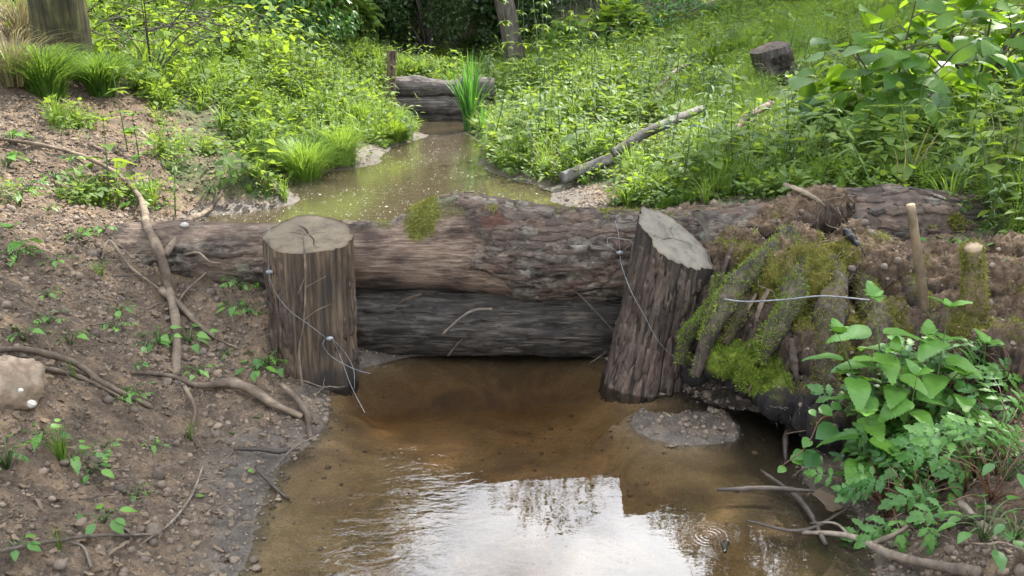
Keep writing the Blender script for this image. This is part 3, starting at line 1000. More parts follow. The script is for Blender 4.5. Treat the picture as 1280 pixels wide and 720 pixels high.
# ---- right post
rp_b, rp_t = np.array([.570, 3.36, -.32]), np.array([.700, 3.38, .640])
def rp_r(s, t): return .143 + .036 * sstep(.75, .1, s) + .007 * np.sin(3 * t + .4) + .005 * np.sin(7 * t + s * 3)
def rp_dark(C, T):
    d = sstep(.46, .33, C[:, 0] + .05 * fbm(C * 14, 2, 3))
    return np.clip(d * .8 + .6 * sstep(.0, .4, fbm(C * np.array([3, 8, 8]) + 8, 3, 63)), 0, .9)
me, RPV = log_mesh('post2', .975, rp_r, 170, 170, M_post2, redfn=rp_dark, seed=31, bark_amp=.020, rough=.008, plate=(3.2, 22, 22))
RP = link('wooden_post', me)
orient(RP, rp_b, rp_t)
RPV = apply_cut(RP, RPV, me, (.55, -.42, 1), 170, 170, .35)
link('cut_face', cut_face('cut_face', RPV[-1], M_end2, seed=8, cracks=4, crack_w=.010), RP)
plates(RP, RPV, sstep(-.2, .4, side_weight(RP, RPV, (0, -1, 0))), 190, [M_barkbrown, M_barkflake, M_barkflake, M_barkbrown], seed=5, li=(12, 44), lj=(2, 5), lift=.006)
tagit(RP, 'leaning furrowed wooden post with a slanting grey sawn top, right end of the near dam', 'post')

# knotty stub of a log behind the right post
me, SV = log_mesh('stub', .62, lambda s, t: .12 + .03 * sstep(.1, .5, s) + .01 * np.sin(2 * t), 90, 100, M_log,
                  seed=44, bark_amp=.009, rough=.012, knots=((.05, 3.4, .05, .02),), redfn=lambda C, T: .5 * sstep(.1, .4, fbm(C * 8, 3, 5)))
ST = link('log', me); orient(ST, W(872, 300, 3.62), W(1010, 296, 3.75))
link('cut_face', cut_face('cut_face', SV[0][::-1], M_end2, seed=5, cracks=3), ST)
tagit(ST, 'short knotty log end wedged behind the slanting right post', 'log')

# ================================================================== STUMP MASS ON THE RIGHT
def ico(center, rad, rot=None, n=20, m=14):
    V, Fs = [], []
    for i in range(m + 1):
        a = math.pi * i / m
        for j in range(n):
            b = 2 * math.pi * j / n
            V.append((math.sin(a) * math.cos(b), math.sin(a) * math.sin(b), math.cos(a)))
    V = np.array(V) * np.array(rad)
    if rot is not None:
        V = V @ np.array(Euler([R(k) for k in rot]).to_matrix()).T
    V = V + np.array(center)
    for i in range(m):
        for j in range(n):
            k = (j + 1) % n
            Fs.append((i * n + j, (i + 1) * n + j, (i + 1) * n + k, i * n + k))
    return V, Fs

def remeshed(name, pieces, voxel):
    mb_v, mb_f, n = [], [], 0
    for V, Fs in pieces:
        mb_v.append(np.asarray(V)); mb_f += [tuple(int(i) + n for i in f) for f in Fs]; n += len(V)
    me0 = mkmesh('tmp', np.concatenate(mb_v), mb_f)
    o = bpy.data.objects.new('tmp', me0); COL.objects.link(o)
    md = o.modifiers.new('r', 'REMESH'); md.mode = 'VOXEL'; md.voxel_size = voxel
    dg = bpy.context.evaluated_depsgraph_get()
    me1 = bpy.data.meshes.new_from_object(o.evaluated_get(dg))
    V = np.empty(len(me1.vertices) * 3, np.float32); me1.vertices.foreach_get('co', V)
    N = np.empty(len(me1.vertices) * 3, np.float32); me1.vertices.foreach_get('normal', N)
    Fq = [tuple(p.vertices) for p in me1.polygons]
    bpy.data.objects.remove(o); bpy.data.meshes.remove(me0); bpy.data.meshes.remove(me1)
    V = V.reshape(-1, 3).astype(float); N = N.reshape(-1, 3).astype(float)
    # a little relaxation of the union creases
    E = np.array([(f[i], f[(i + 1) % len(f)]) for f in Fq for i in range(len(f))])
    for _ in range(4):
        acc = np.zeros_like(V); cnt = np.zeros(len(V))
        np.add.at(acc, E[:, 0], V[E[:, 1]]); np.add.at(cnt, E[:, 0], 1)
        V = V * .5 + .5 * acc / np.maximum(cnt, 1)[:, None]
    return V, N, Fq

def B(px, py, Y, rx, ry, rz, rot=None):
    return ico(W(px, py, Y), (rx, ry, rz), rot)

def TB(pts, r, seg=12):
    return tube([W(*p) for p in pts], r, seg=seg, n=24)

pieces = [
    B(985, 352, 3.28, .20, .22, .17), B(925, 335, 3.42, .13, .16, .12), B(1075, 340, 3.40, .22, .22, .16),
    B(955, 420, 3.16, .15, .17, .15), B(1020, 430, 3.12, .19, .2, .20), B(1075, 470, 3.02, .18, .2, .22),
    B(1135, 440, 3.08, .20, .22, .20), B(1195, 430, 3.02, .17, .22, .18), B(1180, 500, 2.86, .17, .2, .18),
    B(1110, 530, 2.86, .14, .17, .16), B(1240, 360, 3.2, .2, .2, .12), B(1180, 350, 3.3, .2, .2, .10),
    B(1250, 470, 2.8, .18, .2, .18), B(905, 452, 3.02, .085, .10, .055), B(940, 468, 2.96, .11, .12, .07),
    B(1270, 420, 3.0, .2, .2, .16), B(985, 492, 2.86, .12, .18, .07), B(1035, 515, 2.72, .13, .20, .10), B(1080, 540, 2.62, .12, .18, .10), B(1010, 440, 2.95, .14, .16, .12),
    TB([(965, 400, 3.1), (945, 450, 2.98), (930, 485, 2.95)], [.05, .045, .03]), TB([(1045, 400, 3.02), (1030, 470, 2.85), (1050, 560, 2.68)], [.05, .05, .03]),
    TB([(930, 300, 3.5), (905, 370, 3.3), (880, 440, 3.15), (868, 475, 3.1)], [.09, .08, .06, .03]),
    TB([(1000, 300, 3.45), (980, 380, 3.12), (990, 450, 2.98), (1020, 530, 2.86), (1045, 580, 2.8)], [.08, .09, .085, .07, .04]),
    TB([(1060, 290, 3.5), (1090, 330, 3.35), (1125, 385, 3.15)], [.06, .07, .06]),
    TB([(1110, 390, 3.1), (1090, 470, 2.9), (1085, 560, 2.72)], [.06, .08, .05]),
    TB([(950, 300, 3.55), (1000, 270, 3.66), (1050, 262, 3.74)], [.07, .08, .08]),
    TB([(1150, 330, 3.35), (1215, 330, 3.3), (1280, 325, 3.25)], [.07, .06, .07]),
]
SVt, SN, SF = remeshed('stump', pieces, .0125)
d1 = .035 * fbm(SVt * 5.5, 3, 71)
d2 = .040 * ridge(SVt + .03 * np.stack([fbm(SVt * 5 + k, 2, 70 + k) for k in range(3)], 1), (20, 20, 3.6), 4, 72)
d3 = .009 * fbm(SVt * 38, 4, 73, .6) - .02 * sstep(.15, .45, fbm(SVt * 13, 3, 75))
SVt = SVt + SN * (d1 + d2 + d3)[:, None]
spx, spy = PX(SVt)

def near3(V, c, r):
    return np.exp(-(((V - np.array(c)) ** 2).sum(1)) / (r * r))
mossB = np.maximum.reduce([near3(SVt, W(905, 445, 2.96), .085) , near3(SVt, W(945, 462, 2.9), .11), near3(SVt, W(975, 490, 2.9), .10) * .8, near3(SVt, W(1020, 500, 2.85), .10) * .75, near3(SVt, W(1055, 545, 2.8), .08) * .6])
mossO = np.maximum.reduce([near3(SVt, W(960, 350, 3.12), .13), near3(SVt, W(1010, 345, 3.10), .15), near3(SVt, W(1030, 390, 3.0), .13),
                           near3(SVt, W(1060, 480, 2.86), .16) * .8, near3(SVt, W(900, 400, 3.2), .10) * .85, near3(SVt, W(1190, 430, 2.9), .12) * .6,
                           near3(SVt, W(935, 330, 3.3), .08), near3(SVt, W(970, 420, 3.05), .09) * .8, near3(SVt, W(1100, 400, 3.0), .12) * .75, near3(SVt, W(1040, 320, 3.3), .10) * .8, near3(SVt, W(1140, 330, 3.3), .10) * .6, near3(SVt, W(1100, 500, 2.85), .12) * .8])
mn = fbm(SVt * 11, 4, 81)
upn = SN[:, 2]
mossB = sstep(.24, .60, mossB + .45 * mn + .12 * upn)
mossO = sstep(.20, .62, mossO * .9 + .55 * mn + .14 * upn)
soil = sstep(.25, .7, upn + .3 * mn) * sstep(.40, .52, SVt[:, 2])
char_shadeA = sstep(.55, .75, np.maximum(near3(SVt, W(1000, 440, 2.95), .085), near3(SVt, W(1085, 320, 3.3), .07)) + .3 * mn)
char_shadeA = np.maximum(char_shadeA, .85 * sstep(.34, .20, SVt[:, 2] + .10 * mn))  # lower faces painted darker for the shade under the overhang
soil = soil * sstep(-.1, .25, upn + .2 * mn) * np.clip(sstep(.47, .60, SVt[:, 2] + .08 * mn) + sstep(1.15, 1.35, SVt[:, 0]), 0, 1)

def stump_material():
    m, N, L, b = nodes_of('rotting_stump')
    g = noise_tex(N, L, 1.0, 7, .65, stretch=(60, 60, 9), dist=.6)
    rp = ramp(N, [(.3, (.014, .011, .009)), (.48, (.050, .036, .027)), (.63, (.12, .088, .062)), (.8, (.22, .17, .12))])
    L.new(g, rp.inputs['Fac'])
    s = noise_tex(N, L, 38, 6, .7)
    rs = ramp(N, [(.3, (.035, .024, .016)), (.5, (.11, .076, .048)), (.72, (.25, .185, .125))])
    L.new(s, rs.inputs['Fac'])
    c = mixc(N, L, attr(N, 'soil'), rp.outputs['Color'], rs.outputs['Color'])
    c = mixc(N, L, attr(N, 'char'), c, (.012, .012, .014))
    rm = ramp(N, [(.3, (.055, .055, .012)), (.7, (.19, .165, .035))]); L.new(s, rm.inputs['Fac'])
    c = mixc(N, L, attr(N, 'moss'), c, rm.outputs['Color'])
    rg = ramp(N, [(.3, (.07, .11, .012)), (.7, (.23, .30, .03))]); L.new(s, rg.inputs['Fac'])
    c = mixc(N, L, attr(N, 'moss_bright'), c, rg.outputs['Color'])
    c = mixc(N, L, 1.0, c, (.60, .57, .54), 'MULTIPLY')
    L.new(c, b.inputs['Base Color']); b.inputs['Roughness'].default_value = .92
    b.inputs['Specular IOR Level'].default_value = .2
    p = bump(N, L, None, g, .7, .01)
    bump(N, L, b, s, .7, .006, p)
    return m
me = mkmesh('stump', SVt, SF, stump_material(), attrs={'moss': mossO, 'moss_bright': mossB, 'soil': soil, 'char': char_shadeA})
STUMP = link('stump', me)
tagit(STUMP, 'big rotting moss covered stump overhanging the pool on the right', 'stump')

def moss_tufts(name, V, N, wgt, count, h, cols, mat, parent, seed=0, mi=0):
    """short moss shoots standing on a surface"""
    rs = np.random.default_rng(seed)
    p = np.clip(wgt, 0, None) ** 1.3
    k = rs.choice(len(V), count, p=p / p.sum())
    P = V[k] + rs.normal(0, .004, (count, 3))
    D = N[k] + rs.normal(0, .55, (count, 3)); D[:, 2] += .15
    D /= np.linalg.norm(D, axis=1)[:, None]
    S = np.cross(D, rs.normal(0, 1, (count, 3))); S /= np.linalg.norm(S, axis=1)[:, None]
    hh = h * rs.uniform(.5, 1.3, count)[:, None]; w = hh * .17
    B2 = D + rs.normal(0, .5, (count, 3))
    VV = np.stack([P - S * w, P + S * w, P + D * hh * .6 + S * w * .8, P + D * hh * .6 - S * w * .8, P + D * hh * .6 + B2 * hh * .5], 1).reshape(-1, 3)
    b = np.arange(count)[:, None] * 5
    F1 = np.concatenate([b + np.array([[0, 1, 2]]), b + np.array([[0, 2, 3]]), b + np.array([[3, 2, 4]])])
    t = np.repeat(rs.uniform(0, 1, count), 5)
    me_ = mkmesh(name, VV, F1, mat, attrs={'tint': t})
    o = link(name, me_, parent); tagit(o, kind='stuff')
    return o
M_moss = leaf_mat('olive_moss', (.11, .115, .018), (.30, .30, .05), trans=(.3, .3, .04), tw=.25, rough=.8)
M_mossg = leaf_mat('bright_moss', (.09, .15, .014), (.27, .36, .04), trans=(.35, .5, .05), tw=.3, rough=.8)
moss_tufts('moss', SVt, SN, mossO * (1 - mossB), 42000, .009, None, M_moss, STUMP, 1)
moss_tufts('bright_moss', SVt, SN, mossB * (.3 + (fbm(SVt * 30, 2, 5) > -.1)), 17000, .011, None, M_mossg, STUMP, 2)
moss_tufts('crumbled_bark', SVt, SN, soil * (1 - mossO), 9000, .008, None, leaf_mat('crumbled_bark', (.07, .043, .025), (.26, .17, .10), trans=(.2, .1, .05), tw=.05, rough=.9), STUMP, 3)
slab('charred_slab', [W(1058, 288, 3.36), W(1070, 305, 3.30), W(1086, 325, 3.24), W(1098, 348, 3.2)], .075, .028, M_char, STUMP, 5, up=(.5, .4, .6))
for k, (a, b_) in enumerate([((990, 420, 2.98), (1000, 480, 2.9)), ((1005, 405, 3.0), (1030, 470, 2.86)), ((975, 450, 3.0), (985, 500, 2.9)), ((1020, 440, 2.92), (1045, 500, 2.82))]):
    slab('charred_splinter', [W(*a), (np.array(W(*a)) + W(*b_)) / 2 + .01, W(*b_)], .035, .018, M_char, STUMP, 9 + k, up=(0, -1, .3))

# gnarled root limbs running over the stump
_roots = [([(990, 300, 3.36), (955, 330, 3.20), (915, 365, 3.10), (885, 420, 2.98), (868, 470, 2.95)], [.055, .05, .042, .035, .02]),
          ([(1010, 320, 3.24), (990, 370, 3.02), (965, 420, 2.90), (950, 455, 2.86)], [.05, .05, .04, .02]),
          ([(1040, 330, 3.22), (1040, 390, 2.94), (1030, 450, 2.80), (1045, 520, 2.62), (1062, 575, 2.55)], [.045, .055, .05, .04, .02]),
          ([(1080, 350, 3.2), (1095, 410, 2.94), (1085, 480, 2.74), (1100, 550, 2.56)], [.045, .05, .045, .025]),
          ([(1120, 340, 3.25), (1160, 390, 3.02), (1195, 450, 2.86), (1200, 520, 2.72)], [.04, .045, .04, .02]),
          ([(905, 350, 3.24), (890, 390, 3.12), (860, 420, 3.08), (852, 455, 3.06)], [.035, .032, .028, .015]),
          ([(940, 300, 3.5), (930, 340, 3.30), (925, 390, 3.08), (905, 430, 2.98)], [.04, .038, .032, .02])]
M_limb = wood_mat('gnarled_root_wood', [(.3, (.016, .012, .010)), (.5, (.06, .045, .034)), (.7, (.145, .112, .082))], stretch=(30, 30, 10), bstr=1.0, bdist=.01)
for _k, (pp, rr_) in enumerate(_roots):
    V, Fs = tube([W(*p) for p in pp], rr_, seg=26, n=70, rough=0)
    nz_ = fbm(V * np.array([26, 26, 7]) + _k, 4, 210 + _k); nz2 = fbm(V * 9 + _k, 3, 220 + _k)
    C_ = V.reshape(70, 26, 3).mean(1).repeat(26, 0); D_ = V[:70 * 26] - C_
    V = V.copy(); V[:70 * 26] += D_ * (.42 * nz_ + .40 * nz2)[:70 * 26, None]
    ob = link('root_limb', mkmesh('root_limb', V, Fs, M_limb), STUMP)
    Nn = D_ / (np.linalg.norm(D_, axis=1)[:, None] + 1e-9)
    wv = sstep(.0, .5, Nn[:, 2] + 1.1 * fbm(V[:70 * 26] * 7, 3, 230 + _k)) * sstep(.15, .3, V[:70 * 26, 2])
    moss_tufts('moss', V[:70 * 26], Nn, wv + 1e-5, 2600, .010, None, M_mossg if _k in (0, 1, 5) else M_moss, ob, 240 + _k)

# moss cap on the top log
_n = TV.reshape(-1, 3)
_t = np.tile(np.linspace(0, 2 * math.pi, 150, endpoint=False), 520)
_w2 = top_moss(_n, _t)
_N = np.stack([np.zeros(len(_t)), np.cos(_t), np.sin(_t)], 1)
moss_tufts('moss', _n, _N, _w2, 9000, .010, None, M_moss, TOPLOG, 4)

# fallen hollow log behind the stump
me, FV = log_mesh('fallen', 1.25, lambda s, t: .125 + .015 * np.sin(s * 5) + .02 * np.sin(2 * t + .5), 150, 90, M_barkflake, seed=57, bark_amp=.014, rough=.018, plate=(5, 16, 16),
                  redfn=lambda C, T: .0 * T, mossfn=lambda V, T: sstep(.2, .5, fbm(V * 5, 3, 58)) * .7 * (V[:, 0] > .55))
FL = link('fallen_log', me); orient(FL, W(1030, 276, 3.84), W(1345, 282, 3.75))
tagit(FL, 'dark fallen log lying across the slope behind the mossy stump', 'log')
_tf = np.tile(np.linspace(0, 2 * math.pi, 90, endpoint=False), (150, 1))
plates(FL, FV, ((_tf > .9) & (_tf < 4.4)) * .9, 110, [M_barkflake, M_barkflake, M_barkbrown, M_dark], seed=8, li=(4, 18), lj=(2, 5), lift=.007)
_n = FV.reshape(-1, 3); _t = np.tile(np.linspace(0, 2 * math.pi, 90, endpoint=False), 150)
_N = np.stack([np.zeros(len(_t)), np.cos(_t), np.sin(_t)], 1)
moss_tufts('moss', _n, _N, sstep(.1, .5, fbm(_n * 5, 3, 58)) * (_n[:, 0] > .4) * (_N[:, 2] < .5), 5000, .02, None, M_moss, FL, 6)

# ================================================================== STICKS, STAKES, ROOTS
def stick(name, pts, r, mat, label, cat='stick', seg=8, rough=.42, branches=(), group=None, n=None):
    """pts world points; branches: (pts, r)"""
    global _sid
    _sid += 1
    o0 = np.array(pts[0], float)
    V, Fs = tube(np.array(pts, float) - o0, r, seg=seg, rough=rough, seed=_sid, n=n or max(14, len(pts) * 9))
    o = link(name, mkmesh(name, V, Fs, mat), loc=o0)
    for bp, br in branches:
        V, Fs = tube(np.array(bp, float) - o0, br, seg=6, rough=rough, seed=_sid + 40, n=max(8, len(bp) * 6))
        link('twig', mkmesh('twig', V, Fs, mat), o)
    tagit(o, label, cat, group)
    return o
_sid = 0
g = lambda px, py, l=.008: G(px, py, l)

M_stake = wood_mat('stake_wood', [(.3, (.10, .07, .04)), (.5, (.22, .16, .10)), (.75, (.36, .28, .19))], stretch=(14, 14, 5), bstr=.5, bdist=.003)
stick('wooden_stake', [W(1157, 400, 3.02), W(1150, 340, 2.98), W(1138, 256, 2.95)], [.019, .018, .016], M_stake, 'thin bare wooden stake standing upright in the mossy stump', 'stake', seg=12, rough=.10)
sk = stick('mossy_stub', [W(1225, 460, 2.95), W(1220, 390, 2.93), W(1216, 330, 2.92), W(1216, 308, 2.90)], [.042, .040, .036, .034], M_stake, 'short moss furred branch stub standing near the right edge', 'branch stub', seg=18, rough=.22)
me_s = sk.data
Vs = np.empty(len(me_s.vertices) * 3, np.float32); me_s.vertices.foreach_get('co', Vs); Vs = Vs.reshape(-1, 3)
Ns = np.empty(len(me_s.vertices) * 3, np.float32); me_s.vertices.foreach_get('normal', Ns); Ns = Ns.reshape(-1, 3)
# spread sample points over the faces
rs = np.random.default_rng(5)
fq = np.array([list(p.vertices)[:4] for p in me_s.polygons if len(p.vertices) == 4])
kk = rs.integers(0, len(fq), 4000); u_, v_ = rs.random((2, 4000, 1))
q = Vs[fq[kk]]
Pm = (q[:, 0] * (1 - u_) + q[:, 1] * u_) * (1 - v_) + (q[:, 3] * (1 - u_) + q[:, 2] * u_) * v_
moss_tufts('moss', Pm, Ns[fq[kk, 0]], .3 + (fbm(Pm * 14, 2, 4) > -.2) * 1.0, 7000, .010, None, M_moss, sk, 7)

stick('stick', [W(1158, 508, 2.72), W(1145, 470, 2.70), W(1131, 434, 2.69)], [.013, .012, .011], M_stake, 'cut stick leaning up among the nettles, under the thin stake', seg=10, rough=.12)
stick('stick', [W(1034, 592, 2.55), W(1052, 560, 2.62), W(1072, 524, 2.70)], [.013, .012, .011], M_stake, 'pale cut stick poking down to the water below the stump', seg=10, rough=.12)
stick('stick', [W(880, 597, 2.62), W(960, 600, 2.60), W(1035, 597, 2.58)], [.008, .014, .016], M_darkstick, 'dark wet stick lying in the water under the stump overhang', seg=10)
stick('stick', [W(985, 600, 2.60), W(982, 560, 2.66), W(985, 540, 2.74), W(1005, 535, 2.8)], [.006, .011, .012, .012], M_darkstick, 'bent black root dipping into the water beneath the stump', 'root')
stick('stick', [G(895, 628, .05), G(960, 628, .05), G(1020, 631, .05)], [.006, .010, .005], M_darkstick, 'small brown stick floating in the shallow water right of the sky reflection', seg=8)
stick('stick', [G(1050, 618, .03), G(1075, 622, .04), G(1095, 628, .03)], [.005, .007, .006], M_stick, 'short pale twig at the water edge under the herbs')
stick('branch', [G(1085, 664, .03), G(1140, 662, .035), G(1225, 662, .03)], [.008, .014, .014], M_darkstick, 'dark straight branch lying on the right mud edge', 'branch')
stick('branch', [W(1200, 628, 2.02), W(1235, 662, 1.9), W(1285, 686, 1.8)], [.011, .013, .015], M_stick, 'grey weathered branch running out of the lower right corner', 'branch')
stick('branch', [G(1000, 682, .05), G(1060, 690, .05), G(1110, 706, .035), G(1170, 722, .03), G(1220, 735, .03)], [.006, .010, .013, .014, .015], M_stick,
      'long bleached branch lying in the bottom right shallows', 'branch',
      branches=[([G(1060, 690, .05), G(1040, 676, .06), G(1010, 676, .06)], [.006, .004, .003]), ([G(1090, 698, .05), G(1120, 690, .06), G(1130, 680, .06)], [.008, .007, .005])])
stick('twig', [G(905, 700, .055), W(906, 690, 2.10), W(902, 678, 2.12)], [.012, .006, .004], M_darkstick, 'small snag of twig poking from the rippled water', 'twig')
stick('branch', [G(930, 672, .06), G(1000, 682, .055), G(1060, 655, .06)], [.004, .006, .004], M_darkstick, 'thin dark branch half sunk in the pool beside the dead leaf', 'branch')
stick('branch', [G(950, 600, .035), G(1000, 640, .04), G(1030, 700, .05)], [.006, .010, .008], M_darkstick, 'sunken black branch running down under the water on the right', 'branch')

# ---- left bank
Y1 = stick('forked_branch', [g(-5, 180, .03), g(60, 192, .04), g(110, 208, .05), g(150, 232, .06), g(178, 268, .09), g(188, 310, .10), g(205, 348, .10), g(213, 375, .05), g(222, 420, .03), g(221, 474, .015)],
      [.009, .011, .012, .014, .017, .018, .020, .019, .018, .017], M_root, 'long forked dead branch lying down the left bank in a Y shape', 'branch', seg=12, n=90,
      branches=[([g(279, 243, .02), g(262, 275, .06), g(240, 300, .10), g(227, 325, .12), g(210, 348, .10)], [.010, .013, .015, .015, .018])])
stick('root', [g(203, 372, .03), g(225, 392, .03), g(247, 410, .02), g(268, 425, .008)], [.017, .014, .012, .010], M_root, 'short brown root below the fork of the dead branch', 'root')
stick('root', [g(165, 470, .012), g(210, 473, .012), g(250, 490, .02), g(290, 490, .04), g(318, 502, .045), g(345, 515, .03), g(378, 524, .012)], [.006, .008, .012, .020, .020, .015, .010], M_root, 'thick pale root arching over the mud left of the near post', 'root', seg=12, n=60)
stick('root', [W(352, 480, 3.05), W(372, 500, 2.98), W(384, 520, 2.9), W(388, 548, 2.76)], [.010, .013, .013, .011], M_root, 'stubby pale root beside the foot of the left post', 'root', seg=10)
stick('root', [g(232, 492, .02), g(245, 520, .02), g(240, 545, .015), g(248, 565, .01)], [.008, .007, .006, .005], M_root, 'thin curling root hanging below the arching root', 'root')
stick('root', [g(-5, 448, .02), g(40, 452, .03), g(95, 465, .03), g(130, 488, .02), g(160, 500, .01), g(190, 513, .01)], [.010, .012, .011, .010, .010, .008], M_root, 'brown root running right from the white rock', 'root', seg=10)
stick('root', [g(-5, 462, .01), g(60, 470, .02), g(110, 480, .015), g(150, 500, .01)], [.006, .008, .007, .006], M_root, 'thinner root just under the root by the white rock', 'root')
stick('stick', [g(-5, 702, .015), g(50, 690, .02), g(120, 678, .02), g(185, 676, .01)], [.006, .006, .005, .004], M_stick, 'long thin grey stick across the lower left corner', n=40)
stick('root', [g(255, 585, .01), g(240, 625, .01), g(215, 660, .01), g(185, 680, .01)], [.003, .004, .004, .004], M_stick, 'wiry root snaking down the lower left mud', 'root')
stick('stick', [g(80, 680, .01), g(105, 690, .012), g(115, 715, .01)], [.004, .004, .004], M_stick, 'little hooked twig by the lower left stick')
stick('stick', [G(400, 553, .03), G(368, 577, .05), G(340, 602, .03)], [.003, .005, .006], M_stick, 'pale straight twig slanting over the left water edge')
stick('stick', [G(320, 590, .02), G(340, 612, .02), G(362, 630, .01)], [.006, .006, .004], M_darkstick, 'dark twig crossing the pale twig at the left water edge')
stick('root', [g(292, 568, .015), g(325, 572, .03), g(350, 575, .03), g(375, 570, .02)], [.004, .009, .008, .005], M_darkstick, 'dark root lying on the wet mud by the left water edge', 'root')
stick('stick', [g(128, 332, .02), g(140, 318, .06), g(165, 345, .04), g(200, 368, .02)], [.005, .006, .006, .005], M_root, 'arched twig sticking out of crumbly soil on the left bank')
stick('twig', [W(232, 318, 3.55), W(248, 316, 3.5), W(262, 327, 3.46), W(276, 329, 3.45)], [.005, .005, .004, .003], M_root, 'small bare twig in front of the buried end of the top log', 'twig')
stick('stick', [g(262, 350, .04), g(225, 385, .02), g(262, 425, .02), g(300, 440, .01)], [.004, .005, .005, .003], M_root, 'thin bent root below the buried log end', 'root')
stick('root', [W(378, 290, 3.16), W(382, 340, 3.18), W(380, 400, 3.18), W(374, 440, 3.17), W(378, 485, 3.15)], [.003, .005, .004, .006, .006], M_root, 'dead rootlet hanging down the front of the left post', 'root', seg=6,
      branches=[([W(381, 360, 3.18), W(395, 352, 3.17), W(408, 345, 3.17)], [.003, .002, .0015]), ([W(380, 400, 3.18), W(396, 388, 3.17), W(414, 380, 3.17)], [.003, .002, .0015]), ([W(382, 345, 3.18), W(372, 368, 3.17)], [.003, .0015])])
stick('stick', [W(553, 418, 3.50), W(575, 398, 3.50), W(592, 388, 3.50), W(615, 386, 3.50)], [.005, .006, .006, .006], M_stick, 'pale curved stick stuck to the lower log')
stick('stick', [W(560, 445, 3.50), W(572, 430, 3.50), W(578, 424, 3.5)], [.006, .005, .003], M_darkstick, 'dark splinter at the bottom of the lower log')
stick('stick', [W(765, 412, 3.45), W(745, 390, 3.48), W(722, 366, 3.54)], [.007, .008, .006], M_darkstick, 'dark stick leaning in the gap left of the slanting post')
stick('stick', [W(736, 455, 3.38), W(748, 447, 3.36), W(758, 440, 3.34)], [.003, .004, .003], M_darkstick, 'tiny twig at the waterline beside the slanting post')
slab('bark_flake', toL(LOW, [W(498, 380, 3.53), W(510, 374, 3.52), W(527, 368, 3.51)]), .02, .006, M_barkflake, LOW, 3, up=(0, -1, .2))

# ---- wires
def metal(name, col, rough, met=.85):
    m, N, L, b = nodes_of(name)
    n = noise_tex(N, L, 60, 4)
    r = ramp(N, [(.35, tuple(c * .55 for c in col)), (.65, col)]); L.new(n, r.inputs['Fac'])
    L.new(r.outputs['Color'], b.inputs['Base Color'])
    b.inputs['Metallic'].default_value = met; b.inputs['Roughness'].default_value = rough
    return m
M_wire = metal('galvanised_wire', (.20, .205, .21), .6, .3)
def wire(pts, label, r=.0013, parts=()):
    o0 = np.array(pts[0], float)
    V, Fs = tube(np.array(pts) - o0, r, seg=6, n=len(pts) * 9)
    o = link('wire', mkmesh('wire', V, Fs, M_wire), loc=o0)
    for nm, pp in parts:
        if nm == 'clamp':
            V, Fs = ico(np.array(pp) - o0, (.017, .011, .009), n=14, m=8)
        else:
            V, Fs = tube(np.array(pp) - o0, r, seg=6, n=len(pp) * 9)
        link(nm, mkmesh(nm, V, Fs, M_wire), o)
    tagit(o, label, 'wire')
# around the left post
cx, cy_ = -.884, 3.36
def post_pt(px, py, extra=.006):
    """point on the front of the left post seen at (px,py)"""
    d = ray(px, py); best = None
    for t in np.arange(2.6, 4.0, .004):
        p = CAM + d * t
        c = lp_b + (lp_t - lp_b) * np.clip((p[2] - lp_b[2]) / (lp_t[2] - lp_b[2]), 0, 1)
        if math.hypot(p[0] - c[0], p[1] - c[1]) < .188 + extra: return p
    return W(px, py, 3.3)
wire([W(338, 284, 3.5), post_pt(336, 290), post_pt(336, 312), post_pt(336, 338), post_pt(344, 365), post_pt(362, 388), post_pt(385, 405), post_pt(406, 421)],
     'grey cable looped round the left post and clamped on its front',
     parts=[('clamp', post_pt(412, 423, .012)), ('clamp', post_pt(337, 340, .012)),
            ('loose_end', [post_pt(406, 424, .014), post_pt(404, 432, .016), post_pt(415, 446, .016), W(440, 460, 3.12), W(462, 467, 3.08)]),
            ('loose_end', [post_pt(416, 424, .016), post_pt(426, 447, .018), W(438, 480, 3.1), W(456, 516, 3.0)]),
            ('loose_end', [post_pt(416, 424, .012), post_pt(432, 442, .016), W(442, 462, 3.16), W(443, 486, 3.14)])])
wire([W(769, 276, 3.62), W(773, 292, 3.55), W(775, 316, 3.50), W(777, 332, 3.40), W(788, 362, 3.20), W(804, 392, 3.17), W(822, 425, 3.15), W(835, 440, 3.15)],
     'thin cable tied over the top log and down the slanting right post',
     parts=[('clamp', W(775, 316, 3.49)),
            ('loop', [W(775, 316, 3.50), W(762, 308, 3.50), W(760, 298, 3.51), W(774, 298, 3.50), W(790, 303, 3.42), W(775, 316, 3.50)])])
wire([W(905, 374, 2.95), W(935, 377, 2.90), W(985, 374, 2.84), W(1030, 370, 2.80), W(1087, 375, 2.76)], 'straight stiff wire sticking out across the mossy stump', r=.003)

